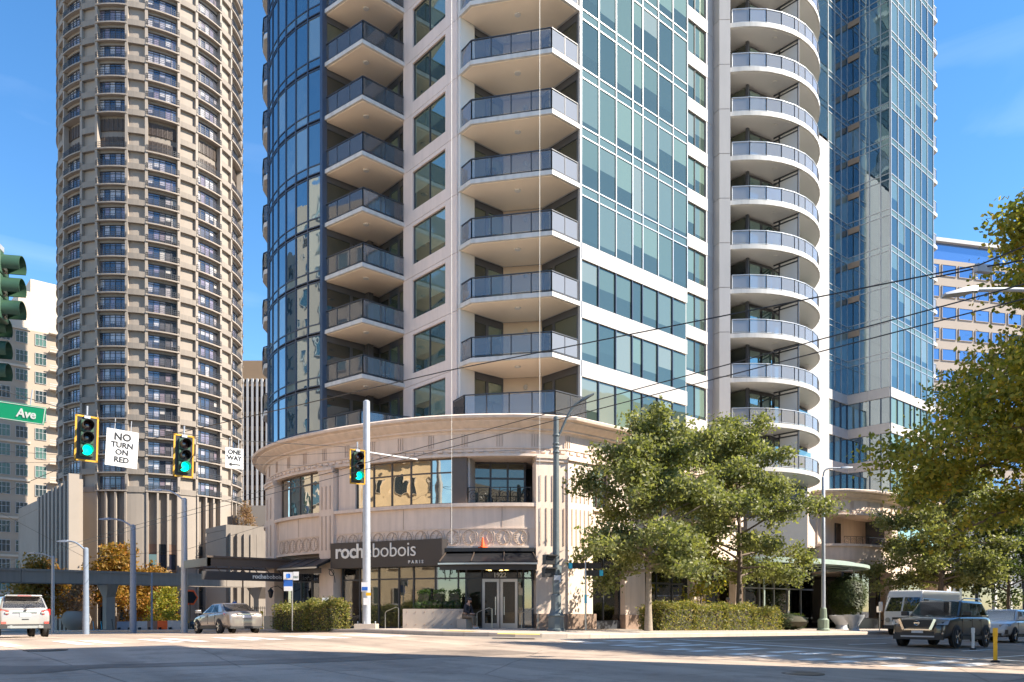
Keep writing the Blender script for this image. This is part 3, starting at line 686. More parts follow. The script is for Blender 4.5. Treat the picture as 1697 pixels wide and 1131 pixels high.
cor = [(-.4,10.30),(.02,10.30),(.08,10.40),(.22,10.45),(.22,10.52),(.42,10.62),(.62,10.78),(.62,10.84),(.86,10.90),(.9,11.02),(.78,11.10),(-.4,11.10)]
for p in (FULL, WING): MB().sweep(p, cor).build('cornice', 'stone', T, 25)
band('frieze_band', -.45, 0, 9.17, 10.30, 'stone'); band('lintel_moulding', 0, .09, 9.17, 9.29, 'stone'); band('lower_moulding', 0, .05, 9.56, 9.62, 'stone')
def slots(path, step, fn):
    c = cum(path); l = step/2
    while l < c[-1]:
        for i in range(len(c)-1):
            if l <= c[i+1]:
                a, b = Vector(path[i]), Vector(path[i+1]); u = (b-a).normalized(); p = a+u*(l-c[i]); fn(p, u, Vector((u.y,-u.x))); break
        l += step
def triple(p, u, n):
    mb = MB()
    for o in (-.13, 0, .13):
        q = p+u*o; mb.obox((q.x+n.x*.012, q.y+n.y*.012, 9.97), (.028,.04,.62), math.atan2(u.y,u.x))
    mb.build('frieze_groove', 'flute', T)  # bars sit proud; the groove's shade is in their colour
def dentil(p, u, n): MB().obox((p.x+n.x*.03, p.y+n.y*.03, 9.44), (.26,.08,.13), math.atan2(u.y,u.x)).build('dentil', 'stone', T)
slots(FULL, 1.75, triple); slots(FULL, .52, dentil); slots(WING, 1.75, triple); slots(WING, .52, dentil)
band('sill_ledge', -.5, .16, 6.66, 6.84, 'stone'); band('wall_band', -.45, 0, 4.62, 6.66, 'stone'); band('panel_moulding', 0, .04, 5.56, 5.62, 'stone'); band('base_moulding', 0, .07, 4.62, 4.72, 'stone')
# round frieze ornaments: ring with a split leaf and cross lines
om = MB()
om.tube([(.33*math.cos(a), 0, .36*math.sin(a)) for a in np.linspace(0, 2*math.pi, 19)], .022, 5)
om.tube([(.16-.14*abs(math.cos(a*2)), 0, .36*math.sin(a)*.98) for a in np.linspace(-1.57, 1.57, 11)], .018, 4)
for i in range(5):
    z = -.24+.12*i; x = math.sqrt(max(.33**2-(z*.92)**2, 0)); om.bar((-x,0,z), (-x+.16,0,z), .022); om.bar((x-.16,0,z), (x,0,z), .022)
om.tube([(.33+.10*(1-abs(s)/1.0)**.5*(-1 if abs(s)>.5 else 1)*.5+.05, 0, .36*s) for s in np.linspace(-1, 1, 9)], .014, 4)
ome = om.mesh('frieze_ornament', 'flute')
lA, lB = wpx(884), wpx(560)
n = 12
for px0, px1, n in ((876,556,13),(527,463,6)):
    l0, l1 = wpx(px0), wpx(px1)
    for i in range(n):
        l = l0+(l1-l0)*(i+.5)/n; q = off(l, .012); nn = wn(l); inst(ome, 'frieze_ornament', T, (*q, 5.14), math.atan2(nn.y, nn.x)+math.pi/2)
# pilasters, their shaded flutes laid on as darker strips
def pilaster(l0, l1, z0, z1, out=.18, flutes=4):
    pth = seg(l0, l1, .3); w_ = abs(l1-l0)
    ob = MB().sweep(pth, rect(-.5, out, z0, z1)).sweep(pth, rect(-.5, out+.14, z1-.12, z1)).sweep(pth, rect(-.5, out+.08, z1-.28, z1-.12)).build('pilaster', 'stone', T, 25)
    lm = l0
    for i in range(flutes):
        l = min(l0,l1)+w_*(i+.7)/(flutes+.4); q = off(l, out+.012); nn = wn(l)
        for za, zb in ((4.75,6.6),(6.95,z1-.95)):
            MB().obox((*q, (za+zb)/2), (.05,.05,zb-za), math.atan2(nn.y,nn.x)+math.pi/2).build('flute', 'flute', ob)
    MB().sweep(pth, rect(-.3, out+.1, P(*wp(l0))-.3, P(*wp(l0))+.75)).build('pier_base', 'granite', ob, 25)
l885, l938, l555, l533, l458, l443 = wpx(886), .02, wpx(556), wpx(533), wpx(459), wpx(444.5)
gz = .2
pilaster(l938, l885, gz, 9.17, .2, 5); pilaster(l555, l533, gz, 9.17, .18, 3); pilaster(l458, l443, gz, 9.17, .18, 2)
pc = MB().bx(28.35,30.15,27.98,28.6,gz,9.17).bx(28.3,30.25,27.86,28.6,9.0,9.17).build('pilaster', 'stone', T)
for i in range(5): 
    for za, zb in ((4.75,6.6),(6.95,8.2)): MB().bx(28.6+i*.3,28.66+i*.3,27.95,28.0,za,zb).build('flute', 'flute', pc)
MB().bx(28.2,30.3,27.86,28.3,gz,P(29,28)+.75).build('pier_base', 'granite', pc)
# floor plates inside the base
outl = [tuple(p) for p in WP] + [(34,57),(78,57),(78,33),(46,33)] + PP[1:] + [(42.8,28.2)]
ins = inset(outl, .4)
for z0, z1 in ((4.5,4.62),(6.5,6.64),(9.2,9.3),(10.95,11.06)): MB().prism(ins, z0, z1).build('floor_plate', 'stone', T)
wi2 = inset([(60.3,57)]+[tuple(p) for p in WING]+[(80,57)], .4)
for z0, z1 in ((4.48,4.6),(6.48,6.62),(9.18,9.28),(10.93,11.04)): MB().prism(wi2, z0, z1).build('floor_plate', 'stone', T)
# second-floor windows
def shopwin(l0, l1, z0, z1, nb, tz, m, fm='bronze', o=-.28, name='window_pane', gap=.02, bw=.08):
    pts = [l0+(l1-l0)*i/nb for i in range(nb+1)] if isinstance(nb, int) else nb
    mb = MB()
    for l in pts:
        q = off(l, o); nn = wn(l); mb.obox((*q,(z0+z1)/2), (bw,.12,z1-z0), math.atan2(nn.y,nn.x)+math.pi/2)
    for z in [z0+.04, z1-.04] + list(tz):
        for a, b in zip(pts[:-1], pts[1:]):
            p, q = Vector(off(a,o)), Vector(off(b,o)); d = q-p; c = (p+q)/2; mb.obox((c.x,c.y,z), (d.length,.1,.075), math.atan2(d.y,d.x))
    f = mb.build('window_frame', fm, T); zz = [z0]+list(tz)+[z1]
    for a, b in zip(pts[:-1], pts[1:]):
        for za, zb in zip(zz[:-1], zz[1:]): put_pane(name, f, off(b,o), off(a,o), za, zb, m, gap=gap)
    return f
lw0, lw1 = wpx(748), wpx(586)
shopwin(lw0, lw1, 6.84, 9.17, 5, [8.45], 'glass_podium', name='podium_pane')
shopwin(wpx(531), wpx(461), 6.84, 9.17, 4, [8.55], 'glass_podium', name='podium_pane')
MB().sweep(seg(lw1, wpx(558), .3), rect(-.45,-.12,6.84,9.17)).build('window_jamb', 'stone', T)
# open terrace next to the window band
MB().sweep(seg(wpx(772), lw0-.02, .3), rect(-.5,-.1,6.84,9.17)).build('terrace_pier', 'bronze', T)
ta, tb = Vector(off(wpx(775),-1.6)), Vector(off(wpx(880),-1.9))
MB().bar((*off(wpx(772),-.4),8.0),(*ta,8.0),.2,2.4).build('terrace_wall', 'slab', T)
tm = MB(); pts = [tb+(ta-tb)*i/3 for i in range(4)]
for p in pts: tm.obox((p.x,p.y,8.0),(.1,.12,2.4),math.atan2((ta-tb).y,(ta-tb).x))
for a, b in zip(pts[:-1], pts[1:]):
    for z in (6.8,8.35,9.15): c=(a+b)/2; tm.obox((c.x,c.y,z),((b-a).length,.1,.09),math.atan2((ta-tb).y,(ta-tb).x))
tf = tm.build('window_frame','frame',T)
for a, b in zip(pts[:-1], pts[1:]):
    for za, zb in ((6.8,8.35),(8.35,9.15)): put_pane('podium_pane', tf, tuple(a), tuple(b), za, zb, 'glass_shade', gap=.03)
sm = MB(); sm.tube([(.3*(1-t/14)*math.cos(t)*1.0, 0, .3*(1-t/14)*math.sin(t)) for t in np.linspace(0, 12.5, 46)], .014, 4)
spiral = sm.mesh('railing_scroll', 'black')
def scroll_rail(pa, pb, z, n, name='terrace_railing'):
    pa, pb = Vector(pa), Vector(pb); d = pb-pa; rb = MB().bar((*pa,z+.82),(*pb,z+.82),.05,.04).bar((*pa,z+.06),(*pb,z+.06),.04,.04)
    for i in range(n+1): p = pa+d*i/n; rb.bx(p.x-.015,p.x+.015,p.y-.015,p.y+.015,z,z+.82)
    r = rb.build(name, 'black', T)
    for i in range(n): p = pa+d*(i+.5)/n; inst(spiral, 'railing_scroll', r, (p.x,p.y,z+.43), math.atan2(d.y,d.x))
l0, l1 = wpx(881), wpx(774); pl = [off(l0+(l1-l0)*i/3, -.25) for i in range(4)]
for a, b in zip(pl[:-1], pl[1:]): scroll_rail(a, b, 6.84, 2)
# avenue side, mostly behind the street trees
aw = MB()
AV = 28.2
openings = [(30.2,31.7),(33.2,36.2),(37.8,40.8)]
for x0, x1 in openings:
    f = MB().bx(x0,x0+.1,AV+.25,AV+.4,6.84,9.17).bx(x1-.1,x1,AV+.25,AV+.4,6.84,9.17).bx(x0,x1,AV+.25,AV+.4,8.4,8.5).bx((x0+x1)/2-.05,(x0+x1)/2+.05,AV+.25,AV+.4,6.84,9.17).build('window_frame','bronze',T)
    for a, b in ((x0+.05,(x0+x1)/2),((x0+x1)/2,x1-.05)): put_pane('podium_pane', f, (a,AV+.32),(b,AV+.32),6.84,9.17,'glass_green')
    scroll_rail((x0+.05,AV+.08),(x1-.05,AV+.08),6.84,max(2,int((x1-x0)/.75)))
for x0, x1 in ((31.7,33.2),(36.2,37.8),(40.8,43.0)): MB().bx(x0,x1,AV,AV+.5,6.84,9.17).build('wall_pier','stone',T)
for x0, x1 in ((32.9,34.6),(38.9,40.3)): MB().bx(x0,x1,AV-.02,AV+.5,gz,4.62).build('wall_pier','stone',T); MB().bx(x0-.05,x1+.05,AV-.12,AV+.3,gz,P(x0,AV)+.75).build('pier_base','granite',T)
for x0, x1 in ((30.2,32.9),(34.6,38.9),(40.3,43.6)):
    n = int((x1-x0)/1.3); f = MB()
    for i in range(n+1): x = x0+(x1-x0)*i/n; f.bx(x-.04,x+.04,AV+.3,AV+.42,gz,4.6)
    f.bx(x0,x1,AV+.3,AV+.42,3.0,3.1).bx(x0,x1,AV+.25,AV+.45,gz,P(x0,AV)+.4)
    f = f.build('shop_frame','frame',T)
    for i in range(n): put_pane('shop_pane', f, (x0+(x1-x0)*i/n,AV+.36),(x0+(x1-x0)*(i+1)/n,AV+.36),P(x0,AV)+.4,4.55,'shop_glass')
MB().sweep(PP[1:], rect(-.4,0,gz,4.62)).build('wall_panel','stone',T,25); MB().sweep(PP[1:], rect(-.4,0,6.84,9.17)).build('wall_panel','stone',T,25)
# wing base: open terrace above, dark shop below
scroll_rail((61.9,30.15),(64.2,29.25),6.62,4); scroll_rail((64.2,29.25),(66.6,29.0),6.62,4)
MB().bx(60.4,70,31.6,31.9,6.6,9.2).build('terrace_wall','stone',T); MB().bx(63.2,64.1,31.5,31.6,6.6,8.7).build('terrace_door','window_dark',T)
MB().bx(67.5,68.6,28.8,29.4,gz-1,9.2).build('pilaster','stone',T)
for x0, x1 in ((60.8,64.0),(64.0,67.4),(68.7,72.5),(72.5,76.2)): 
    f = MB().bx(x0,x0+.1,29.7,29.85,-.6,4.55).bx(x1-.1,x1,29.7,29.85,-.6,4.55).bx(x0,x1,29.65,29.9,-.6,.85).build('shop_frame','frame',T); put_pane('shop_pane', f, (x0,29.78),(x1,29.78),.85,4.5,'shop_glass')
for x0, x1 in ((68.7,72.4),(72.6,79)): put_pane('podium_pane', T, (x0,29.3),(x1,29.3),6.7,9.15,'glass_green')
MB().bx(79,80,28.7,40,-.6,9.2).build('wall_panel','stone',T)
# entrance bay below the drum
for x0, x1 in ((46.4,48.4),(48.4,50.4),(50.4,52.4),(52.4,54.4),(54.4,56.4),(56.4,58.4),(58.4,60.3)):
    f = MB().bx(x0-.05,x0+.05,31.9,32.05,-.4,6.6).bx(x0,x1,31.9,32.05,3.1,3.2).build('shop_frame','mullion',T); put_pane('shop_pane', f, (x0,31.98),(x1,31.98),0.2,6.5,'shop_glass')
MB().bx(46.2,60.4,31.75,32.2,6.5,11.1).build('wall_panel','stone',T)
# shop room behind the glass: back wall, floor, ceiling, furniture and lamps
rp = inset(outl, .6)
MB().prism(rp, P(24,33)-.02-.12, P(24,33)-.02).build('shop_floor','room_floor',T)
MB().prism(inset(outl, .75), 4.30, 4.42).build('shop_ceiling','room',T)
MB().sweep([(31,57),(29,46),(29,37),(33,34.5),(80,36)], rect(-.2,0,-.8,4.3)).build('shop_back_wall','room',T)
def at_pod(px, o): l = wpx(px); return off(l, o)
pz = P(23,33)
for px, o, sz in ((655,-2.4,(1.9,.9,.75)),(880,-2.2,(2.0,.8,.8)),(720,-3.2,(1.0,1.0,.7)),(610,-2.6,(1.4,.8,.7))):
    x, y = at_pod(px, o); MB().obox((x,y,pz+.25),(sz[0],sz[1],.42),R(-50)).obox((x+.25,y+.3,pz+.55),(sz[0],.22,.5),R(-50)).build('display_sofa','sofa',T)
for i in range(16):
    x, y = at_pod(random.uniform(790,872), random.uniform(-2.6,-1.1)); z = random.uniform(3.55,3.9); lp = MB().lathe((x,y,z),[(.02,.09),(.07,.07),(.11,0),(.02,.0)],8).build('pendant_lamp','gold_lamp',T); MB().tube([(x,y,z+.08),(x,y,4.3)],.006,4).build('lamp_wire','steel',lp)
for px in (702,): 
    x, y = at_pod(px,-1.2); lp = MB().lathe((x,y,pz+.9),[(.02,0),(.16,0),(.09,.22),(.02,.22)],10).build('table_lamp','gold_lamp',T); MB().lathe((x,y,pz),[(.1,0),(.02,.05),(.02,.9)],8).build('lamp_stand','steel',lp)
x, y = at_pod(657,-1.6); lp = MB().lathe((x,y,2.35),[(.42,0),(.30,.10),(.06,.17),(.02,.18)],12).build('umbrella_lamp','sofa',T)
# shop front on the curve
zs0 = pz-.02
stops = [wpx(p) for p in (884,868,857.5)]
shopwin(stops[0], stops[2], zs0, 4.2, [stops[0], stops[1], stops[2]], [3.12], 'shop_glass', 'frame', -.3, 'shop_pane')
lf = [wpx(p) for p in (798,770,757,718,681,656,622,590,561)]
shopwin(lf[0], lf[-1], zs0, 4.2, lf, [3.12], 'shop_glass', 'frame', -.3, 'shop_pane')
shopwin(wpx(531), wpx(463), zs0, 4.2, 4, [3.12], 'shop_glass', 'frame', -.3, 'shop_pane')
MB().sweep(seg(wpx(884), lf[-1], .4), rect(-.4,-.2,4.2,4.62)).build('louvre_band','louvre',T)
MB().sweep(seg(wpx(531), wpx(463), .4), rect(-.4,-.2,3.85,4.62)).build('louvre_band','louvre',T)
for z in (4.28,4.38,4.48,4.57): MB().sweep(seg(wpx(884), wpx(740), .5), rect(-.2,-.13,z,z+.04)).build('louvre_slat','bronze',T)
for z in (3.95,4.07,4.19,4.31,4.43,4.55): MB().sweep(seg(wpx(531), wpx(463), .5), rect(-.2,-.13,z,z+.05)).build('louvre_slat','bronze',T)
for px in (705,640,600): 
    q = at_pod(px,-.33); 
# double door, number and handles
dl0, dl1 = wpx(857.5), wpx(798)
for a, b in ((dl0, (dl0+dl1)/2-.02), ((dl0+dl1)/2+.02, dl1)):
    a, b = min(a,b), max(a,b); mb = MB()
    def dd(f0, f1, z0, z1, th=.09):
        p, q = Vector(off(f0,-.27)), Vector(off(f1,-.27)); d = q-p; c=(p+q)/2; mb.obox((c.x,c.y,(z0+z1)/2),(d.length,th,z1-z0),math.atan2(d.y,d.x))
    dd(a,a+.13,zs0,3.08); dd(b-.13,b,zs0,3.08); dd(a+.13,b-.13,2.93,3.08); dd(a+.13,b-.13,zs0,zs0+.28)
    d = mb.build('door','steel',T); put_pane('shop_pane', d, off(b-.13,-.27), off(a+.13,-.27), zs0+.28, 2.93, 'shop_glass', gap=0)
    hl = b-.2 if a < (dl0+dl1)/2-.3 else a+.2; q = off(hl,-.15); MB().tube([(*q,zs0+.7),(*q,zs0+1.6)],.025,6).build('door_handle','steel',d)
f = shopwin(dl0, dl1, 3.08, 4.2, 1, [], 'shop_glass', 'frame', -.3, 'shop_pane')
def along(l): a, b = Vector(off(l+.3,0)), Vector(off(l-.3,0)); return (*(b-a).normalized(), 0)
lm = (dl0+dl1)/2; text('door_number','1922',.33,'letter',T,(*off(lm,-.18),3.16),along(lm),depth_=.01,bold=.008,align='CENTER')
# long black fascia sign
sl0, sl1 = wpx(737), wpx(560); a, b = Vector(off(sl1,.55)), Vector(off(sl0,.55)); u = (b-a).normalized(); nrm = Vector((u.y,-u.x)); sw = (b-a).length
dS = depth(*((a+b)/2)); zt, zb_ = zat(897,dS), zat(940,dS)
sgn = MB().obox((*((a+b)/2-nrm*.3),(zt+zb_)/2),(sw,.6,zt-zb_),math.atan2(u.y,u.x)).build('fascia_sign','sign_black',T)
q = a+u*sw*.045+nrm*.015; tx = text('sign_lettering','roche',.80,'letter',sgn,(q.x,q.y,zb_+.52),(*u,0),depth_=.02,bold=.014,space=.93)
wr = max(v.co.x for v in tx.data.vertices); tgt = sw*.735
tx2 = text('sign_lettering','bobois',.80,'letter',sgn,(0,0,0),(*u,0),depth_=.02,bold=-.004,space=.95); wb = max(v.co.x for v in tx2.data.vertices)
k = tgt/(wr+wb+.02); tx.scale = (k,k*1.0,1); tx2.scale = (k,k*1.0,1); q2 = q+u*(wr*k+.03); tx2.location = Vector((q2.x,q2.y,zb_+.52))-wloc(sgn)
q3 = a+u*sw*.78+nrm*.015; text('sign_lettering','PARIS',.225,'letter',sgn,(q3.x,q3.y,zb_+.14),(*u,0),depth_=.02,bold=.005,align='CENTER',space=1.75)
# black awnings with scroll brackets
def awning(l0, l1, z0, z1, out):
    pth = seg(l0, l1, .6)
    o = MB().sweep(pth, [(0,z1),(0,z1-.1),(out,z0),(out,z0+.10),(out-.05,z0+.13),(.05,z1)]).build('awning','black',T,25)
    MB().sweep(pth, rect(out,out+.05,z0-.03,z0+.05)).build('awning_edge','steel',o,25)
    MB().sweep(pth, rect(out-.3,out-.25,z0-.28,z0)).build('awning_valance','sign_black',o,25)
    for f in (.33,.66,.98,.02):
        l = l0+(l1-l0)*f; MB().bar((*off(l,.1),z1+.02),(*off(l,out),z0+.12),.05).build('awning_rib','bronze',o)
    for l in (l0,l1):
        pts = [(*off(l,.06+.5*(1-math.cos(t))*.9),z0-.75+.7*math.sin(t)) for t in np.linspace(0,1.57,8)]; mb = MB().tube(pts,.025,5)
        mb.tube([(*off(l,.3+.17*math.cos(t)),z0-.22+.17*math.sin(t)) for t in np.linspace(0,6.28,13)],.02,5); mb.build('awning_bracket','black',o)
    return o
awning(wpx(884), wpx(738), 3.75, 4.42, 1.35); awning(wpx(556), wpx(494), 3.75, 4.35, 1.3)
MB().sweep(seg(wpx(884), wpx(738), .6), rect(.0,.30,4.42,4.60)).build('awning_box','black',T)
# street-side canopy on the left with a hanging sign
l0, l1 = wpx(470), wpx(447); qa, qb = Vector(off(l0,.0)), Vector(off(l1,.0))
cy0, cy1 = 43.2, 45.8; cx0 = 14.9+.6
cv = MB().bx(16.0,21.2,42.9,46.4,3.95,4.0).bx(15.9,21.2,42.8,42.95,3.9,4.35).bx(15.9,16.05,42.8,46.5,3.9,4.35).bx(15.8,21.2,42.7,42.85,4.35,4.45).bx(16.0,21,45.9,46.4,3.9,4.3).build('canopy','bronze',T)
for i in range(7): MB().bar((16.3+i*.7,42.9,3.95),(16.6+i*.7,42.9,3.62),.04).build('canopy_strut','bronze',cv)
hs_ = MB().bx(15.6,20.9,42.75,42.9,3.15,3.62).build('hanging_sign','sign_black',cv)
t1 = text('sign_lettering','roche',.34,'letter',hs_,(18.35,42.74,3.29),(1,0,0),depth_=.01,bold=.012); w1 = max(v.co.x for v in t1.data.vertices)
text('sign_lettering','bobois',.34,'letter',hs_,(18.35+w1+.015,42.74,3.29),(1,0,0),depth_=.01)
MB().lathe((17.9,43.0,P(17.9,43)-.02),[(.07,0),(.07,.6),(.045,.65),(.045,2.9),(.1,3.0),(.13,3.25),(.03,3.3)],8).build('canopy_post','bronze',cv,30)
ln = MB().lathe((19.4,42.7,2.2),[(.03,0),(.10,.05),(.16,.36),(.2,.38),(.06,.52),(.02,.6)],6).build('wall_lantern','black',cv); MB().tube([(19.4,42.7,2.78),(19.9,42.9,2.9),(20.5,43.1,2.6)],.02,5).build('lantern_arm','black',ln)
# green glass entrance canopy on the avenue
gc_ = MB(); 
pe = [(50.5+8.2*math.cos(a)*.95, 27.6+3.0*math.sin(a)) for a in np.linspace(math.pi, 2*math.pi, 15)] + [(58.5,31.6),(42.9,31.6)]
go = MB().prism(pe,4.55,4.62).build('entrance_canopy','canopy_glass',T); MB().sweep(pe[:15],rect(-.15,.05,4.45,4.66)).build('canopy_rim','copper_green',go,30); MB().sweep(pe[:15],rect(-.9,-.8,4.75,4.85)).build('canopy_rim','copper_green',go,30)
for i in range(7):
    x = 44.6+i*2; y = 27.6-3*math.sqrt(max(0,1-((x-50.5)/7.8)**2))
    MB().tube([(x,31.6,3.3),(x,30.4,4.0),(x,(31.6+y)/2,4.4),(x,y+.1,4.52)],.035,5).build('canopy_rib','copper_green',go)
for x in (44.5,56.5): MB().lathe((x,26.8,P(x,26.8)-.02),[(.12,0),(.12,.3),(.06,.4),(.06,4.4-P(x,26.8))],8).build('canopy_post','copper_green',go,30)
for (nm, m), mb in _rest.items(): tag(mb.build(nm, m, T), kind='stuff')

# vertical panel joints of the stone bands
def joint(p, u, n):
    for za, zb in ((4.73,5.08-.38),(5.63,6.65)):
        if zb > za: MB().obox((p.x+n.x*.004, p.y+n.y*.004, (za+zb)/2), (.018,.02,zb-za), math.atan2(u.y,u.x)).build('panel_joint', 'stone_dark', T)
slots(FULL, 2.6, joint)
# ------------------------------------------------------------------ round hotel tower behind
_rest.clear()
def facade_grid(bld, a, b, z0, z1, nx, nz, wm, fm, fx=.7, fz=.65, rec=.2, sill=True, name='window', zoff=.5, cols=None, mullion=True):
    """punched windows on a wall plane from a to b, each a frame with its pane; street on the right of travel"""
    a, b = Vector(a), Vector(b); d = b-a; u = d.normalized(); n = Vector((u.y,-u.x)); rz = math.atan2(u.y,u.x); bw = d.length/nx; bh = (z1-z0)/nz
    w_, h_ = bw*fx, bh*fz; key = ('win',round(w_,2),round(h_,2),wm,fm)
    if key not in _cache:
        f = MB(); t = max(.06, w_*.03)
        f.bx(-w_/2,-w_/2+t,-.12,.04,0,h_).bx(w_/2-t,w_/2,-.12,.04,0,h_).bx(-w_/2,w_/2,-.12,.04,0,t).bx(-w_/2,w_/2,-.12,.04,h_-t,h_)
        if mullion:
            for k_ in range(1,3): x = -w_/2+w_*k_/3; f.bx(x-t/2,x+t/2,-.1,.02,0,h_)
            f.bx(-w_/2,w_/2,-.1,.02,h_*.6,h_*.6+t)
        _cache[key] = (f.mesh('window_frame',fm), MB().bx(-w_/2+t,w_/2-t,-.03,.0,t,h_-t).mesh('window_pane',wm))
    fme, pme = _cache[key]
    for i in range(nx):
        for k in range(nz):
            if cols and i not in cols: continue
            p = a+u*bw*(i+.5)+n*.03; z = z0+bh*k+bh*(1-fz)*zoff; f = inst(fme, name, bld, (p.x,p.y,z), rz); inst(pme, 'pane', f, (p.x,p.y,z), 0)
            f.children[0].location = (0,0,0)
WC_ = cam_c = (CA*-62.25+SA*138, SA*62.25+CA*138); WR = 14.4; WZ0 = 20.3; WH = 2.80
def G2(x, y): return G(x,y)
HB = tag(empty('round_hotel_tower', (WC_[0],WC_[1],G(*WC_))), 'round beige hotel tower with ringed balconies behind the overhead rail', 'building')
toc = math.atan2(-WC_[1], -WC_[0])                        # direction from the hotel to the camera
def pol(r, a): return (WC_[0]+r*math.cos(a), WC_[1]+r*math.sin(a))
def ringbox(r0, r1, a0, a1, z0, z1, n=4, mb=None, c=None, m=0):
    mb = mb or MB(); c = c or (0,0); p = [(c[0]+r1*math.cos(a0+(a1-a0)*i/n), c[1]+r1*math.sin(a0+(a1-a0)*i/n)) for i in range(n+1)] + [(c[0]+r0*math.cos(a1+(a0-a1)*i/n), c[1]+r0*math.sin(a1+(a0-a1)*i/n)) for i in range(n+1)]
    return mb.prism(p, z0, z1, m)
NFL = 34; ZT = WZ0+WH*NFL
hw = R(8.8); pw = R(30)-2*hw
MB().lathe((WC_[0],WC_[1],0),[(WR-.7,G(*WC_)-2),(WR-.7,ZT)],48).build('core','hotel',HB,30)
mwin = MB(); ringbox(WR-.6, WR-.47, -hw, hw, 0, 2.15, 5, mwin)
winm = mwin.mesh('window','glass_hotel')
fr = MB()
for i in range(6): a = -hw+2*hw*i/5; fr.obox(((WR-.43)*math.cos(a),(WR-.43)*math.sin(a),1.075),(.08,.09,2.15),a)
for z in (.03,1.8,2.12): ringbox(WR-.47,WR-.40,-hw,hw,z-.035,z+.035,5,fr)
frm = fr.mesh('window_frame','frame')
panes = []
for i in range(5):
    a0 = -hw+2*hw*i/5; pm = MB(); ringbox(WR-.6,WR-.47,a0,a0+2*hw/5,0,2.15,1,pm); panes.append(pm.mesh('pane','glass_hotel'))
bl = MB(); ringbox(WR-.7,WR+.36,-hw-R(.9),hw+R(.9),-.24,-.04,5,bl)
balm = bl.mesh('balcony_ledge','hotel_light')
rl = MB()
for z in (.28,.55,.86): ringbox(WR+.26,WR+.31,-hw-R(.8),hw+R(.8),z-.025,z+.025,5,rl)
for i in range(17): a = -hw-R(.8)+(2*hw+R(1.6))*i/16; rl.obox(((WR+.285)*math.cos(a),(WR+.285)*math.sin(a),.42),(.03,.03,.9),a)
rlm = rl.mesh('balcony_railing','frame')
bm_ = MB(); ringbox(WR-.7,WR-.25,-hw,hw,2.15,WH-.25,5,bm_); beam = bm_.mesh('spandrel_beam','hotel')
pb = MB(); ringbox(WR-.72,WR+.22,hw+R(1.3),hw+pw-R(1.3),-.34,.55,3,pb); pbm = pb.mesh('pier_band','hotel')
pp = MB(); ringbox(WR-.72,WR-.28,hw,hw+pw,-.3,WH-.3,3,pp)
for a in (hw+R(.55), hw+pw-R(.55)): pp.obox(((WR-.15)*math.cos(a),(WR-.15)*math.sin(a),WH/2-.3),(.75,.42,WH),a)
ppm = pp.mesh('pier_panel','hotel_light')
lou = MB(); ringbox(WR-.72,WR-.6,-hw,hw,.0,1.9,5,lou); lv = MB()
for i in range(7): a = -hw+2*hw*i/6; lv.obox(((WR-.55)*math.cos(a),(WR-.55)*math.sin(a),.95),(.1,.09,1.9),a)
for i in range(9): ringbox(WR-.6,WR-.54,-hw,hw,.1+i*.2,.18+i*.2,5,lv)
loum, lvm = lou.mesh('louvre_panel','louvre'), lv.mesh('louvre_blade','bronze')
A0 = toc - R(5.7)*-1
a_first = toc + R(5.2)
for c in range(-3, 4):
    a = a_first - R(30)*c
    for k in range(NFL):
        z = WZ0+WH*k
        if k in (19, 20):
            o = inst(loum,'louvre_panel',HB,(*WC_,z+.2),a); o2 = inst(lvm,'louvre_blade',o,(0,0,0),0); o2.location = (0,0,0)
            if k == 20: inst(pbm,'pier_band',HB,(*WC_,z),a-R(30)*0) ; 
            if k == 19: inst(balm,'balcony_ledge',HB,(*WC_,z),a); o3 = inst(rlm,'balcony_railing',HB,(*WC_,z),a); inst(pbm,'pier_band',HB,(*WC_,z),a)
        else:
            o = inst(frm,'window',HB,(*WC_,z),a); j = 0
            for pm in panes: q = bpy.data.objects.new('pane', pm); sc.collection.objects.link(q); q.parent = o
            inst(balm,'balcony_ledge',HB,(*WC_,z),a); inst(rlm,'balcony_railing',HB,(*WC_,z),a); inst(beam,'spandrel_beam',HB,(*WC_,z),a); inst(pbm,'pier_band',HB,(*WC_,z),a)
        inst(ppm,'pier_panel',HB,(*WC_,z),a)
# drum base with tall fins and dark glass
zg = G(*WC_)-1.5
for c in range(-3, 4):
    a = a_first - R(30)*c
    mb = MB(); ringbox(WR-.75,WR+.1,hw,hw+pw,zg,WZ0-.35,4,mb,WC_ and None)
    for aa in (hw*1.0, -hw*1.0, -hw*.33, hw*.33): mb.obox(((WR-.2)*math.cos(aa),(WR-.2)*math.sin(aa),(zg+WZ0)/2-.2),(1.0,.28,WZ0-zg-.3),aa)
    inst(mb.mesh('base_pier','hotel_light'),'base_pier',HB,(*WC_,0),a)
    mb = MB(); ringbox(WR-.7,WR-.5,-hw,hw,12.0,WZ0-.3,5,mb); inst(mb.mesh('base_panel','hotel'),'base_panel',HB,(*WC_,0),a)
    for i in range(3):
        for z0, z1, m in ((zg,2.2,'window_dark'),(2.2,4.6,'hotel_brown'),(4.6,6.6,'glass_brown'),(6.6,8.0,'hotel_brown'),(8.0,10.4,'glass_brown'),(10.4,12.0,'hotel_brown')):
            if c <= 0 and m == 'hotel_brown' and (i+c) % 2: m = 'window_dark'
            key = ('bw',i,z0,m)
            if key not in _cache: q = MB(); ringbox(WR-.68,WR-.5,-hw+2*hw*i/3+.006,-hw+2*hw*(i+1)/3-.006,z0+.04,z1-.04,2,q); _cache[key] = q.mesh('base_window',m)
            inst(_cache[key],'base_window',HB,(*WC_,0),a)
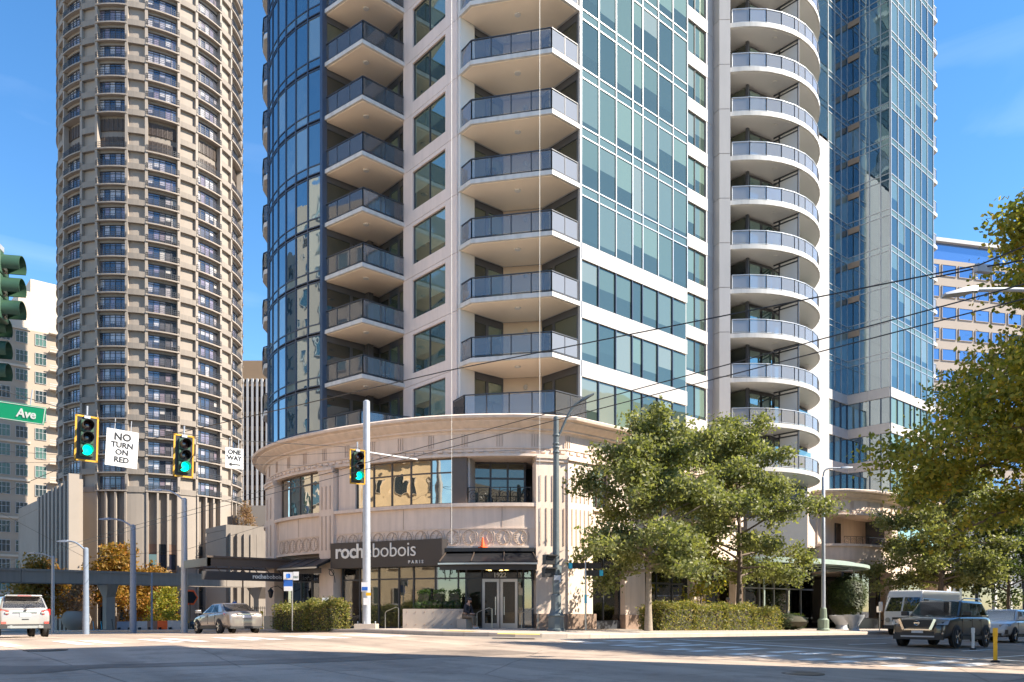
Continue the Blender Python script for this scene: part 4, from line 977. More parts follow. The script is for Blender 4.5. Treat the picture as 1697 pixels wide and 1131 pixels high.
# hotel base blocks left and right of the drum
def cw(px, d): return at_d(px, d)
def slab_between(name, p, q, thick, z0, z1, m, parent):
    p, q = Vector(p), Vector(q); u = (q-p).normalized(); n = Vector((u.y,-u.x))
    return MB().prism([tuple(p),tuple(q),tuple(q-n*thick),tuple(p-n*thick)],z0,z1).build(name,m,parent)
lb0, lb1, lb2 = cw(30,150), cw(66,137), cw(117,117.5)
z1a, z1b, z1c = zat(838,150), zat(824,137), zat(806,117.5)
mb = MB().add([(*lb0,zg-2),(*lb1,zg-2),(*lb1,z1b),(*lb0,z1a)],[(0,1,2,3)]); 
slab_between('base_block', lb0, lb1, 4, zg, z1b-.4, 'hotel', HB); slab_between('base_block', lb1, lb2, 1.6, zg, z1b, 'hotel_light', HB)
u = (Vector(lb2)-Vector(lb1)); nn = Vector((u.y,-u.x)).normalized()
for i in range(8):
    p = Vector(lb1)+u*(i+.5)/8+nn*.25; MB().obox((p.x,p.y,(zg+z1b)/2),(u.length/8*.45,.7,z1b-zg-.6),math.atan2(u.y,u.x)).build('base_rib','hotel',HB)
MB().obox((*(Vector(lb2)+nn*-.3),(zg+z1b)/2+.3),(1.3,1.4,z1b-zg+.6),math.atan2(u.y,u.x)).build('base_pier','hotel_light',HB)
rb0, rb1, rb2 = cw(356,124), cw(374,118), cw(470,124)
zr = zat(872,120)
slab_between('base_block', rb0, rb1, 6, zg, zr, 'hotel', HB); slab_between('base_block', rb1, rb2, 8, zg, zr-.8, 'hotel_light', HB); slab_between('base_coping', rb1, rb2, 8.2, zr-.75, zr, 'hotel_light', HB)
u = Vector(rb2)-Vector(rb1); nn = Vector((u.y,-u.x)).normalized()
for i in range(9):
    p = Vector(rb1)+u*(i+.5)/9+nn*.3; MB().obox((p.x,p.y,(zg+zr)/2-.6),(u.length/9*.16,.8,zr-zg-1.4),math.atan2(u.y,u.x)).build('base_rib','hotel',HB)
rc0, rc1 = cw(395,134), cw(480,134); slab_between('upper_block', rc0, rc1, 8, zr, zat(838,134), 'hotel_light', HB)
# ------------------------------------------------------------------ other buildings in the background
TB = tag(empty('tan_apartment_block', (*cw(20,168),G(*cw(20,168)))), 'tan stepped apartment block with teal window grids at the left edge', 'building')
fc = []
def wallbox(bld, p, q, thick, z0, z1, m, name='wall'): return slab_between(name, p, q, thick, z0, z1, m, bld)
TT = 184.0; cy_ = lambda px, dy=0: at_y(px, TT+dy); p0, p1, p2 = cy_(-40), cy_(50), cy_(125)
zt1 = zat(548,160); fh = 31.2*160/FPX; nfl = int(zt1/fh)
wallbox(TB, p0, p1, 25, -4, zt1, 'tan_wall'); wallbox(TB, p1, p2, 25, -4, zt1, 'tan_wall')
wallbox(TB, cy_(-40,.6), cy_(52,.6), 25, zt1, zat(508,160), 'tan_pale', 'parapet'); wallbox(TB, cy_(30,5), cy_(125,5), 22, zt1, zat(490,166), 'tan_pale', 'penthouse'); wallbox(TB, cy_(50,9), cy_(125,9), 18, zt1+4, zat(470,170), 'tan_pale', 'penthouse')
facade_grid(TB, p0, p1, zt1-nfl*fh, zt1+.2, 3, nfl, 'glass_tan', 'office_white', .70, .62, name='window')
facade_grid(TB, p1, cy_(84), zt1-nfl*fh, zt1+.2, 1, nfl, 'glass_tan', 'office_white', .55, .62, name='window')
for k in range(nfl+1):
    z = zt1-k*fh
    if k % 2 == 0: a, b = Vector(p0), Vector(p1); u=(b-a).normalized(); n=Vector((u.y,-u.x)); slab_between('string_course', tuple(a+n*.25), tuple(b+n*.25), .5, z-.2, z+.2, 'tan_pale', TB)
    bq = cy_(82,-1.2), cy_(116,-1.2); s = slab_between('balcony_slab', bq[0], bq[1], 1.6, z-.15, z+.1, 'tan_pale', TB)
    for zz in (.5,.9): slab_between('balcony_rail', bq[0], bq[1], .12, z+zz, z+zz+.12, 'office_white', s)
OB = tag(empty('brown_office_tower', (*cw(420,215),-2)), 'brown topped office tower with white vertical fins behind the round glass bay', 'building')
a, b = cw(396,210), cw(470,210); wallbox(OB, a, b, 20, -4, zat(600,210), 'glass_brown'); wallbox(OB, cw(396,209.4), cw(470,209.4), 1, zat(630,210), zat(599,210), 'office_brown', 'parapet')
for i in range(9):
    px = 402+i*8; f = cw(px,209); MB().obox((*f,(zat(630,210)-4)/2),(.5,.7,zat(630,210)+4),-R(41.33)).build('fin','office_white',OB)
for k in range(14):
    z = 10+k*3.9; slab_between('floor_band', cw(396,209.7), cw(470,209.7), .5, z, z+1.1, 'office_brown', OB)
RB = tag(empty('beige_office_tower', (*cw(1620,150),-2)), 'beige office tower with rows of blue windows behind the right trees', 'building')
a, b = cw(1530,150), cw(1720,156); zt = zat(392,150); wallbox(RB, a, b, 25, -4, zt-4, 'office_beige'); wallbox(RB, cw(1534,152), cw(1720,158), 20, zt-4, zt, 'glass_office', 'penthouse'); wallbox(RB, cw(1530,151), cw(1720,157), 22, zt, zt+.7, 'office_white', 'roof_edge')
facade_grid(RB, a, b, 0, zt-4, 7, 17, 'glass_office', 'office_beige', .86, .56, mullion=False)
# shop buildings farther along the avenue
SB = tag(empty('dark_shop_building', (98,31,P(98,31))), 'dark grey low building with a tall shop front down the avenue behind the trees', 'building')
MB().bx(84,130,30,55,-2,11).build('wall','grey_wall',SB)
for i in range(9): MB().bx(85+i*5,85.6+i*5,29.7,30,-1.2,10.5).build('pier','office_white' if i in (2,3) else 'frame',SB)
for i in range(8): MB().bx(85.8+i*5,89.8+i*5,29.85,30,-.6,4).build('shop_window','window_dark',SB)
# buildings across the streets, behind and beside the camera: they throw the shade on the crossing and stand in the reflections
QB = tag(empty('avenue_office_block', (24,-8,G(24,-8))), 'beige office block across the avenue that shades the crossing', 'building')
MB().bx(18.4,26.6,-20,-4,-1,28.6).build('wall','office_beige',QB); MB().bx(18.1,26.9,-20.3,-3.7,28.6,29).build('roof_edge','office_white',QB)
facade_grid(QB, (26.4,-4),(18.6,-4), 4, 28, 3, 7, 'glass_office','office_white',.7,.6,mullion=False); facade_grid(QB, (18.4,-4.2),(18.4,-19.8), 4, 28, 5, 7, 'glass_office','office_white',.7,.6,mullion=False)
CB = tag(empty('avenue_brick_row', (80,-6,G(80,-6))), 'long brick building row across the avenue mirrored in the lower windows', 'building')
MB().bx(37.5,120,-9,-4,-2.5,25.6).build('wall','brick',CB); MB().bx(37.2,120.3,-9.3,-3.7,25.6,26.1).build('roof_edge','tan_pale',CB)
facade_grid(CB, (119,-4),(39.5,-4), 3.5, 25, 20, 6, 'window_dark','tan_pale',.5,.55,mullion=False)
LB = tag(empty('brick_corner_building', (-12,36,G(-12,36))), 'tan brick corner building across the side street mirrored in the shop windows', 'building')
MB().bx(-26,-3,27.5,47,-1,14).build('wall','brick',LB); MB().bx(-26.3,-2.6,27.2,47.3,14,14.7).build('cornice','tan_pale',LB)
facade_grid(LB, (-3,28.2),(-3,46.4), 1.2, 13.5, 8, 4, 'window_dark','tan_pale',.42,.5,mullion=False); facade_grid(LB, (-24,27.5),(-3.6,27.5), 1.2, 13.5, 8, 4, 'window_dark','tan_pale',.42,.5,mullion=False)
L2 = tag(empty('pale_side_street_tower', (-14,62,G(-14,62))), 'pale tower across the side street mirrored in the round glass bay', 'building')
MB().bx(-28,-6,52,97,-2,42).build('wall','tan_pale',L2); facade_grid(L2, (-6,52.3),(-6,96.7), 2, 41, 17, 12, 'glass_tan','office_white',.5,.6,mullion=False)
NB = tag(empty('stone_corner_building', (-14,-14,G(-14,-14))), 'stone corner building behind the viewer', 'building')
MB().bx(-34,-6,-34,-5,-1,17).build('wall','tan_wall',NB); facade_grid(NB, (-6,-33),(-6,-5.5), 1.2, 16.5, 9, 5, 'window_dark','tan_pale',.45,.55,mullion=False)
# ------------------------------------------------------------------ monorail over the far street
MR = tag(empty('monorail_beam', (30,108,G(30,108))), 'long grey concrete monorail beam crossing the side street on T columns', 'monorail')
zb1 = 6.35
for i in range(6):
    x0, x1 = -6+i*24.0, 18+i*24.0-.06
    for y in (106.6, 110.4): MB().bx(x0,x1,y-.45,y+.45,zb1-1.6,zb1).bx(x0,x1,y-.56,y+.56,zb1-.28,zb1-.12).build('beam','galv' if False else 'hotel',MR)
for px in (180, 430):
    x, _ = at_y(px,108); g = G(x,108)
    MB().add([(x-.5,107.2,g-.5),(x+.5,107.2,g-.5),(x+.5,108.9,g-.5),(x-.5,108.9,g-.5),(x-.6,105.9,zb1-1.62),(x+.6,105.9,zb1-1.62),(x+.6,111.1,zb1-1.62),(x-.6,111.1,zb1-1.62),
        (x-.5,107.2,zb1-3.2),(x+.5,107.2,zb1-3.2),(x+.5,108.9,zb1-3.2),(x-.5,108.9,zb1-3.2)],[(0,1,9,8),(1,2,10,9),(2,3,11,10),(3,0,8,11),(8,9,5,4),(9,10,6,5),(10,11,7,6),(11,8,4,7),(4,5,6,7)]).build('column','hotel',MR)
# ------------------------------------------------------------------ trees, hedges, bushes
def leaf_mesh(name, cen, size, m, seed, up=.35, tint=None, aspect=.5):
    rg = np.random.default_rng(seed); n = len(cen)
    nv = rg.normal(size=(n,3)); nv[:,2] = np.abs(nv[:,2])+up; nv /= np.linalg.norm(nv,axis=1)[:,None]
    t = rg.normal(size=(n,3)); t -= (t*nv).sum(1)[:,None]*nv; t /= np.linalg.norm(t,axis=1)[:,None]; b = np.cross(nv,t)
    s = size*rg.uniform(.6,1.25,n)[:,None]
    v = np.stack([cen-t*s*.5, cen+b*s*aspect*.5-nv*s*.08, cen+t*s*.5-nv*s*.1, cen-b*s*aspect*.5-nv*s*.08],1).reshape(-1,3)
    me = bpy.data.meshes.new(name); me.vertices.add(4*n); me.vertices.foreach_set('co', v.astype(np.float32).ravel())
    me.loops.add(4*n); me.loops.foreach_set('vertex_index', np.arange(4*n,dtype=np.int32)); me.polygons.add(n)
    me.polygons.foreach_set('loop_start', np.arange(0,4*n,4,dtype=np.int32)); me.polygons.foreach_set('loop_total', np.full(n,4,dtype=np.int32))
    me.update(); at = me.attributes.new('tint','FLOAT','FACE')
    tv = tint if tint is not None else rg.beta(1.7,2.2,n); at.data.foreach_set('value', np.clip(tv,0,1).astype(np.float32)); me.materials.append(M[m]); me.update(); return me
def tree(name, label, x, y, Ht, Rc, th, seed, nleaf, ls, lm, tr=.16, bark='bark', shape=.55, lean=(0,0), group=None, nb=20, cl=.42, z=None, squash=1.0):
    rg = np.random.default_rng(seed); z0 = (P(x,y) if z is None else z)-.05; root = empty(name, (x,y,z0)); tag(root, label, 'tree', group)
    tp = []; n = 9; wob = rg.normal(0,.17,(n,2)).cumsum(0)*.6
    for i in range(n): f = i/(n-1); tp.append((x+wob[i][0]*f+lean[0]*f, y+wob[i][1]*f+lean[1]*f, z0+f*Ht*.93))
    mb = MB().tube(tp, [tr*(1.25 if i == 0 else 1)*(1-.88*i/(n-1))+.012 for i in range(n)], 8); mb.build('trunk', bark, root, 60)
    lb = MB(); cents = []; 
    def prof(f): return Rc*(max(.02,1-f)**.62)*min(1,(f+.16)/.34)*1.12+.12
    for i in range(nb):
        f = (i+.5)/nb; h = th+(Ht-th)*f*.93; k = h/(Ht*.93)*(n-1); j = min(int(k),n-2); q = Vector(tp[j]).lerp(Vector(tp[j+1]),k-j)
        az = i*2.399+rg.uniform(-.4,.4); L = prof(f*.94+.03)*rg.uniform(.72,1.15); rise = (-.22+1.15*f)*L*.7*squash
        e = q+Vector((math.cos(az)*L, math.sin(az)*L, rise+rg.uniform(-.5,.9))); mid = q.lerp(e,.5)+Vector((0,0,.12*L))
        br = tr*.42*(1-.7*f)+.012; lb.tube([q,mid,e],[br,br*.6,.01],5)
        ns = 3+int(L*1.9)
        for s in range(ns):
            g = rg.uniform(.3,1.0); o = q.lerp(mid,g*2) if g < .5 else mid.lerp(e,g*2-1)
            d = Vector(rg.normal(size=3)); d.z = abs(d.z)*.5-.15; d.normalize(); e2 = o+d*rg.uniform(.35,.95)*(.45+.25*L/2)
            lb.tube([o,e2],[.016,.006],4); w_ = rg.uniform(.5,1.3)
            cents.append((e2,w_)); cents.append((o.lerp(e2,.5),w_*.6))
        cents.append((e,rg.uniform(.6,1.3)))
    cents.append((Vector(tp[-1]),1.2)); cents.append((Vector(tp[-1])+Vector((0,0,.4)),.7))
    lb.build('branches', bark, root, 60)
    wts = np.array([c[1] for c in cents]); cnt = np.maximum(8,(nleaf*wts/wts.sum())).astype(int); pts = []; tints = []
    for (c,w_),k in zip(cents,cnt):
        r = cl*(.6+.5*w_); q = np.clip(rg.normal(0,1,(k,3)),-1.7,1.7)*np.array([r,r,r*.9]); pts.append(np.array(c)+q); tints.append(rg.beta(1.8,2.3,k)*.75+rg.uniform(0,.25))
    pts = np.concatenate(pts)-np.array([x,y,z0]); me = leaf_mesh('crown', pts, ls, lm, seed+1, up=.05, tint=np.concatenate(tints), aspect=.6)
    o = bpy.data.objects.new('crown', me); sc.collection.objects.link(o); o.parent = root; return root
def bush(name, label, cat, boxes, nper, ls, lm, seed, core='twig', z=None, sph=False, parent=None, rz=0, group=None, wild=.05):
    """clipped hedge or shrub: leaves over rounded volumes around a twiggy core; boxes = (x,y,z0,sx,sy,sz,rz)"""
    rg = np.random.default_rng(seed); x, y, z0 = boxes[0][:3]
    root = empty(name, (x,y,z0)) if parent is None else None; pr = root if root else parent
    if root: tag(root, label, cat, group)
    cen = []; cb = MB()
    for (bx_,by_,bz,sx,sy,sz,r_) in boxes:
        if sph: q = rg.normal(size=(nper,3)); q /= np.linalg.norm(q,axis=1)[:,None]; q *= rg.uniform(.62,1.05,nper)[:,None]**.5*.5; q[:,2] += .5
        else:
            q = rg.uniform(-.5,.5,(nper,3)); ax = rg.integers(0,3,nper); sg = np.where(rg.random(nper)<.5,-.5,.5); sg = np.where(ax==2,.5,sg); q[np.arange(nper),ax] = sg*rg.uniform(.88,1.02,nper); q[:,2] += .5
            lump = .10*np.sin(q[:,0]*sx*2.9+seed)*np.cos(q[:,1]*sy*3.1+1)+.06*np.sin(q[:,0]*sx*7.3)
            q[:,2] *= 1+lump*(q[:,2]>.5)
        q = q*np.array([sx,sy,sz])+rg.normal(0,wild,(nper,3)); c_, s_ = math.cos(r_), math.sin(r_)
        cen.append(np.stack([bx_+q[:,0]*c_-q[:,1]*s_, by_+q[:,0]*s_+q[:,1]*c_, bz+np.maximum(q[:,2],.02)],1))
        if sph: cb.lathe((bx_,by_,bz+sz*.08),[(.05,0),(sx*.33,sz*.2),(sx*.40,sz*.45),(sx*.30,sz*.72),(.05,sz*.85)],10)
        else: cb.obox((bx_,by_,bz+sz*.46-.05),(sx*.88,sy*.86,sz*.9),r_)
    cb.build('twig_core', core, pr, 40)
    me = leaf_mesh('foliage', np.concatenate(cen)-np.array(wloc(pr)), ls, lm, seed, up=.2)
    o = bpy.data.objects.new('foliage', me); sc.collection.objects.link(o); o.parent = pr; return root
t1 = at_y(1074,22.6); t2 = at_y(1224,25.0); t3 = at_y(1556,24.2)
tree('street_tree', 'green street tree with pale trunk left of the clipped hedge on the corner', t1[0], t1[1], 9.0, 4.1, 2.5, 11, 32000, .21, 'leaf_oak', .15, 'bark_pale', nb=34, cl=.27)
tree('street_tree', 'tall green street tree rising behind the clipped hedge', t2[0], t2[1], 11.4, 4.9, 2.9, 12, 34000, .215, 'leaf_oak', .16, nb=34, cl=.29)
tree('street_tree', 'broad green street tree behind the white van on the avenue', t3[0], t3[1], 12.6, 6.0, 3.2, 13, 40000, .27, 'leaf_oak', .26, nb=36, cl=.36)
tree('street_tree', 'yellowing near street tree filling the right edge under the lamp', 26.6, 5.6, 13.6, 5.0, 4.2, 14, 80000, .175, 'leaf_near', .2, nb=50, cl=.34, z=P(26.6,4))
for i, (x, y) in enumerate(((37.5,3.6),(49,3.6))): tree('street_tree', ['leafy street tree standing by the avenue beyond the near tree','leafy street tree farther down the far side of the avenue'][i], x, y, 11.5, 4.6, 3.4, 30+i, 9000, .28, 'leaf_near', .2, nb=22, cl=.5, z=P(x,3.6))  # both stand out of view, added to throw dappled shade on the vehicles
tree('street_tree', 'small dark street tree far down the avenue at the right edge', *at_d(1672,62), 9.5, 3.6, 2.6, 41, 9000, .28, 'leaf_dark', .15, nb=18, cl=.5)
tree('street_tree', 'thin young tree with yellow green leaves behind the hedge', *at_y(1160,26.3), 4.6, 1.1, 1.6, 42, 2200, .2, 'leaf_near', .05, nb=12, cl=.3)
ma = at_d(195,117); mb_ = at_d(66,112); mc = at_d(250,119)
tree('maple_tree', 'orange and green maple in front of the round hotel base', *ma, 12.0, 5.6, 3.5, 51, 9000, .5, 'leaf_autumn', .2, nb=24, cl=.7, squash=.6)
tree('maple_tree', 'orange maple behind the white car at the left edge', *mb_, 9.4, 4.6, 2.6, 52, 8000, .48, 'leaf_autumn', .2, nb=22, cl=.7, squash=.6)
tree('maple_tree', 'lower maple right of the concrete monorail column', *mc, 8.6, 4.4, 2.0, 53, 6500, .45, 'leaf_autumn', .18, nb=20, cl=.65)
tree('small_tree', 'small pale green tree by the hotel lawn', *at_d(275,112), 5.4, 2.3, 1.0, 54, 3000, .34, 'leaf_near', .08, nb=14, cl=.4)
tree('small_tree', 'small pinkish tree growing from the round planter on the left', *at_d(126,111), 6.6, 2.0, 2.3, 55, 1500, .36, 'leaf_pink', .08, nb=14, cl=.4)
tree('small_tree', 'small tree on the hotel terrace above the ribbed wall', *at_d(408,128), 4.2, 1.5, .6, 56, 900, .35, 'leaf_pink', .06, nb=12, cl=.35, z=zr)
# hedges
ha = Vector(at_d(474,40.6)); hb = Vector(at_d(560,36.6)); hd = (hb-ha); hr = math.atan2(hd.y,hd.x); hc = (ha+hb)/2
bx_ = []
for f0, w_, h_, dp in ((.32,.64,1.12,1.4),(.81,.40,1.24,1.1)): c = ha+hd*f0; bx_.append((c.x,c.y,P(c.x,c.y)-.02,hd.length*w_,dp,h_,hr))
bush('hedge', 'clipped sunlit hedge beside the shop entrance left of the tall grey pole', 'hedge', bx_, 7000, .12, 'leaf_hedge', 61, wild=.09)
h0 = at_y(1082,23.6); h1 = at_y(1278,23.6); L_ = h1[0]-h0[0]; bx_ = []
for i in range(4): x = h0[0]+L_*(i+.5)/4; bx_.append((x,23.7,P(x,23.7)-.02,L_/4+.12,1.3,1.2-.05*(i%2)-.08*(i==3),0))
bush('hedge', 'long clipped hedge with brownish leaves under the street trees', 'hedge', bx_, 6000, .13, 'leaf_hedge', 62, wild=.10)
x, y = at_y(1308,23.4); bush('shrub', 'low dark green shrub at the right end of the long hedge', 'shrub', [(x,y,P(x,y)-.05,2.6,1.5,1.0,0)], 3000, .13, 'leaf_dark', 63, sph=True)
x, y = at_d(1402,55); bush('shrub', 'large dark round shrub in front of the wing shop window', 'shrub', [(x,y,P(x,y)+.8,2.7,2.7,3.0,0)], 7000, .17, 'leaf_dark', 64, sph=True)
# ------------------------------------------------------------------ vehicles
def part(mb, name, m, parent, smooth=False, sub=0, bevel=0):
    o = bpy.data.objects.new(name, mb.mesh(name, m, smooth)); sc.collection.objects.link(o); o.parent = parent
    if bevel:
        b = o.modifiers.new('b','BEVEL'); b.width = bevel; b.segments = 3; b.limit_method = 'ANGLE'; b.angle_limit = R(25)
    if sub: s = o.modifiers.new('s','SUBSURF'); s.levels = sub; s.render_levels = sub
    return o
def car_paint(name, col, flake=.5, rough=.3):
    m, t, b, N, L = nodes(name); b.inputs['Base Color'].default_value = (*col,1); b.inputs['Metallic'].default_value = flake; b.inputs['Roughness'].default_value = rough
    b.inputs['Coat Weight'].default_value = 1; b.inputs['Coat Roughness'].default_value = .03
car_paint('paint_gunmetal',(.016,.0145,.014),.0,.45); car_paint('paint_white',(.55,.55,.55),.0,.3); car_paint('paint_silverwhite',(.34,.33,.32),.2,.35); car_paint('paint_silver',(.24,.215,.20),.5,.35); car_paint('paint_van',(.60,.59,.57),0,.4)
mat('trim',(.03,.03,.032),.6,.1); mat('chrome',(.55,.55,.55),.18,0,metal=1); mat('head_lens',(.28,.28,.28),.08,0,spec=1,coat=1); mat('tail_lens',(.42,.015,.015),.12,0,spec=1,coat=1); mat('plate',(.62,.64,.68),.5,.1,30); mat('alloy',(.45,.45,.46),.25,.05,metal=.9); mat('brake',(.02,.02,.02),.6,0); mat('amber',(.6,.16,.02),.2,0,coat=1)
def loft(st, zb, parent, m, name='body', sub=2):
    mb = MB(); n = None
    for x, zt, w_ in st:
        half = [(.78*w_,zb),(.955*w_,zb+.06),(w_,zb+.26),(w_*1.0,zt-.26 if zt-.26 > zb+.3 else zb+.34),(.985*w_,zt-.10),(.90*w_,zt-.015),(.45*w_,zt+.018)]
        ring = half + [(0,zt+.025)] + [(-y,z) for y, z in reversed(half)]
        n = len(ring); mb.v += [(x,y,z) for y, z in ring]
    k = len(st); mb.f = [(i*n+j,i*n+(j+1)%n,(i+1)*n+(j+1)%n,(i+1)*n+j) for i in range(k-1) for j in range(n)] + [tuple(range(n)), tuple((k-1)*n+j for j in reversed(range(n)))]
    mb.m = [0]*len(mb.f); return part(mb, name, m, parent, 'all', sub)
def cquad(mb, pts, th=.012):
    a, b, c, d = [Vector(p) for p in pts]; n = (b-a).cross(d-a).normalized()*th
    mb.add([a,b,c,d,a+n,b+n,c+n,d+n],[(0,3,2,1),(4,5,6,7),(0,1,5,4),(1,2,6,5),(2,3,7,6),(3,0,4,7)])
def wheel_set(root, xs, wy, r, spokes=5, wdt=.22):
    ty = MB().lathe((0,0,0),[(r*.66,-wdt/2),(r*.93,-wdt/2),(r,-wdt/2+.04),(r,wdt/2-.04),(r*.93,wdt/2),(r*.66,wdt/2),(r*.66,-wdt/2)],24,axis='y',caps=False).mesh('tyre','rubber',60)
    rm = MB().lathe((0,0,0),[(r*.69,.05),(r*.69,wdt/2-.01),(r*.62,wdt/2-.015),(r*.60,.03),(.02,.03)],24,axis='y',m=0)
    for i in range(spokes*2):
        a = 2*math.pi*(i//2)/spokes+(.13 if i%2 else -.13); rm.bar((0,wdt/2-.045,0),(math.cos(a)*r*.64,wdt/2-.02,math.sin(a)*r*.64),.045,.03,m=1)
    rm.lathe((0,0,0),[(.02,wdt/2-.06),(r*.18,wdt/2-.05),(r*.16,wdt/2-.005),(.01,wdt/2)],12,m=1,axis='y'); rmm = rm.mesh('rim',['brake','alloy'],40)
    for x in xs:
        for s in (1,-1):
            w_ = empty('wheel',(x,s*(wy-wdt/2+.035),r)); w_.parent = root; w_.rotation_euler.z = 0 if s > 0 else math.pi
            for nm, me in (('tyre',ty),('rim',rmm)): o = bpy.data.objects.new(nm,me); sc.collection.objects.link(o); o.parent = w_
            part(MB().lathe((x,s*(wy+.0),r),[(.02,-.02),(r*1.14,-.02),(r*1.14,.0),(.02,.0)],24,axis='y'),'wheel_arch','trim',root)
def car(name, label, cat, x, y, rz, s):
    root = empty(name,(x,y,G(x,y)+.012),rz); tag(root,label,cat); root['group'] = 'vehicles on the streets'
    gr = (G(x+math.cos(rz),y+math.sin(rz))-G(x-math.cos(rz),y-math.sin(rz)))/2; root.rotation_euler.y = -math.atan(gr)
    m = s['paint']; L, W = s['L'], s['W']/2; zb = s['zb']; loft(s['st'],zb,root,m)
    xA,xB,xC,xD = s['cab']; bz, rfz = s['belt'], s['H']; wb, wr = W*.93, W*s.get('wr',.72)
    cb = MB().add([(xA,wb,bz-.06),(xD,wb,bz-.06),(xD,-wb,bz-.06),(xA,-wb,bz-.06),(xB,wr,rfz-.02),(xC,wr,rfz-.02),(xC,-wr,rfz-.02),(xB,-wr,rfz-.02)],[(0,1,2,3),(7,6,5,4),(0,4,5,1),(1,5,6,2),(2,6,7,3),(3,7,4,0)])
    part(cb,'roof',m,root,True,0,.10)
    def sp(u,v,sd): 
        xb = xA+(xD-xA)*u; xt = xB+(xC-xB)*u; return (xb+(xt-xb)*v, sd*(wb+(wr-wb)*v), bz-.06+(rfz-.02-bz+.06)*v)
    for u0,u1 in s['panes']:
        for sd in (1,-1):
            q = [sp(u0,.13,sd),sp(u1,.13,sd),sp(u1,.84,sd),sp(u0,.84,sd)]; mb = MB(); cquad(mb, q if sd < 0 else q[::-1], .014 if True else 0)
            part(mb,'side_window','car_glass',root)
    for xb, xt, nm in ((xA,xB,'windscreen'),(xD,xC,'rear_window')):
        def fp(v,f): return (xb+(xt-xb)*v, f*(wb+(wr-wb)*v)*.90, bz-.06+(rfz-.02-bz+.06)*v)
        lo = .10 if nm=='windscreen' else s.get('rw',.2); q = [fp(lo,1),fp(lo,-1),fp(.90,-1),fp(.90,1)]; mb = MB(); cquad(mb, q if nm=='windscreen' else q[::-1], -.016 if False else .016)
        part(mb,nm,'car_glass',root)
    wheel_set(root, s['wx'], W, s['r'])
    sil = MB()
    for sd in (1,-1): sil.bx(s['wx'][1]+s['r']*1.15,s['wx'][0]-s['r']*1.15,sd*W-.03,sd*W+.015,zb-.02,zb+.12)
    tag(part(sil,'sill','trim',root), kind='stuff')
    for sd in (1,-1):
        mm = MB().obox((xA-.25,sd*(wb+.19),bz+.08),(.16,.26,.17)); mm.bar((xA-.2,sd*wb,bz-.0),(xA-.2,sd*(wb+.12),bz+.05),.06)
        part(mm,'mirror',s.get('mir',m),root,True,0,.04)
        for xh in (xA-1.0,xA-1.95):
            part(MB().obox((xh,sd*(W+.012),bz-.17),(.2,.035,.03)),'door_handle',m,root)
    dl = MB()
    for sd in (1,-1):
        for xx in (xA-.15,xA-1.12,xA-2.02): dl.bx(xx-.006,xx+.006,sd*W-.012,sd*W+.003,zb+.2,bz-.1)
    part(dl,'door_seam','black',root)
    return root
# dark SUV seen from the front
S = dict(paint='paint_gunmetal',L=5.0,W=1.97,zb=.30,H=1.76,belt=1.16,r=.40,wx=(1.48,-1.42),cab=(1.12,.42,-1.65,-2.14),wr=.76,panes=((.07,.34),(.365,.64),(.67,.90)),mir='black',
  st=[(-2.25,.95,.80),(-2.2,1.12,.92),(-1.8,1.18,.985),(-.6,1.17,.985),(.9,1.16,.985),(1.3,1.14,.985),(2.0,1.09,.97),(2.34,1.03,.92),(2.47,.86,.84),(2.50,.7,.80)])
wx_, wy_ = on_ground(1580,1075)
pf = car('parked_suv','dark grey SUV with chrome grille facing the viewer on the avenue','car',wx_+1.48,wy_+.86,math.pi,S)
g = MB().bx(2.44,2.525,-.52,.52,.72,.99)
part(g,'grille','black',pf)
for z in (.77,.83,.89,.95): part(MB().bx(2.515,2.54,-.50,.50,z-.008,z+.008),'grille_bar','trim',pf)
part(MB().bar((2.53,.62,1.02),(2.545,.46,.64),.10,.09).bar((2.53,-.62,1.02),(2.545,-.46,.64),.10,.09).bar((2.54,-.46,.64),(2.54,.46,.64),.05,.05),'grille_trim','chrome',pf)
bd = MB().tube([(2.565,.085*math.cos(a),.88+.085*math.sin(a)) for a in np.linspace(0,6.283,17)],.012,5).bx(2.55,2.58,-.10,.10,.862,.898); part(bd,'badge','chrome',pf)
for sd in (1,-1):
    part(MB().add([(2.40,sd*.62,1.0),(2.44,sd*.66,.82),(2.25,sd*.94,.82),(2.1,sd*.95,1.0),(2.49,sd*.62,1.0),(2.53,sd*.66,.82),(2.37,sd*.985,.82),(2.2,sd*.995,1.0)],[(0,1,2,3),(7,6,5,4),(0,4,5,1),(1,5,6,2),(2,6,7,3),(3,7,4,0)]),'headlight','head_lens',pf)
    part(MB().obox((2.42,sd*.80,.52),(.10,.13,.06)),'fog_lamp','head_lens',pf)
part(MB().bx(2.36,2.515,-.86,.86,.28,.46),'bumper_skirt','trim',pf); part(MB().bx(2.46,2.53,-.58,.58,.37,.42),'skid_bar','galv',pf); part(MB().bx(2.47,2.515,-.55,.55,.46,.58),'air_intake','black',pf)
part(MB().bx(2.51,2.535,-.2,.2,.52,.66),'number_plate','plate',pf)
for sd in (1,-1): part(MB().tube([(.3,sd*.70,1.75),(.1,sd*.72,1.82),(-1.6,sd*.72,1.82),(-1.75,sd*.70,1.75)],.022,6),'roof_rail','steel',pf)
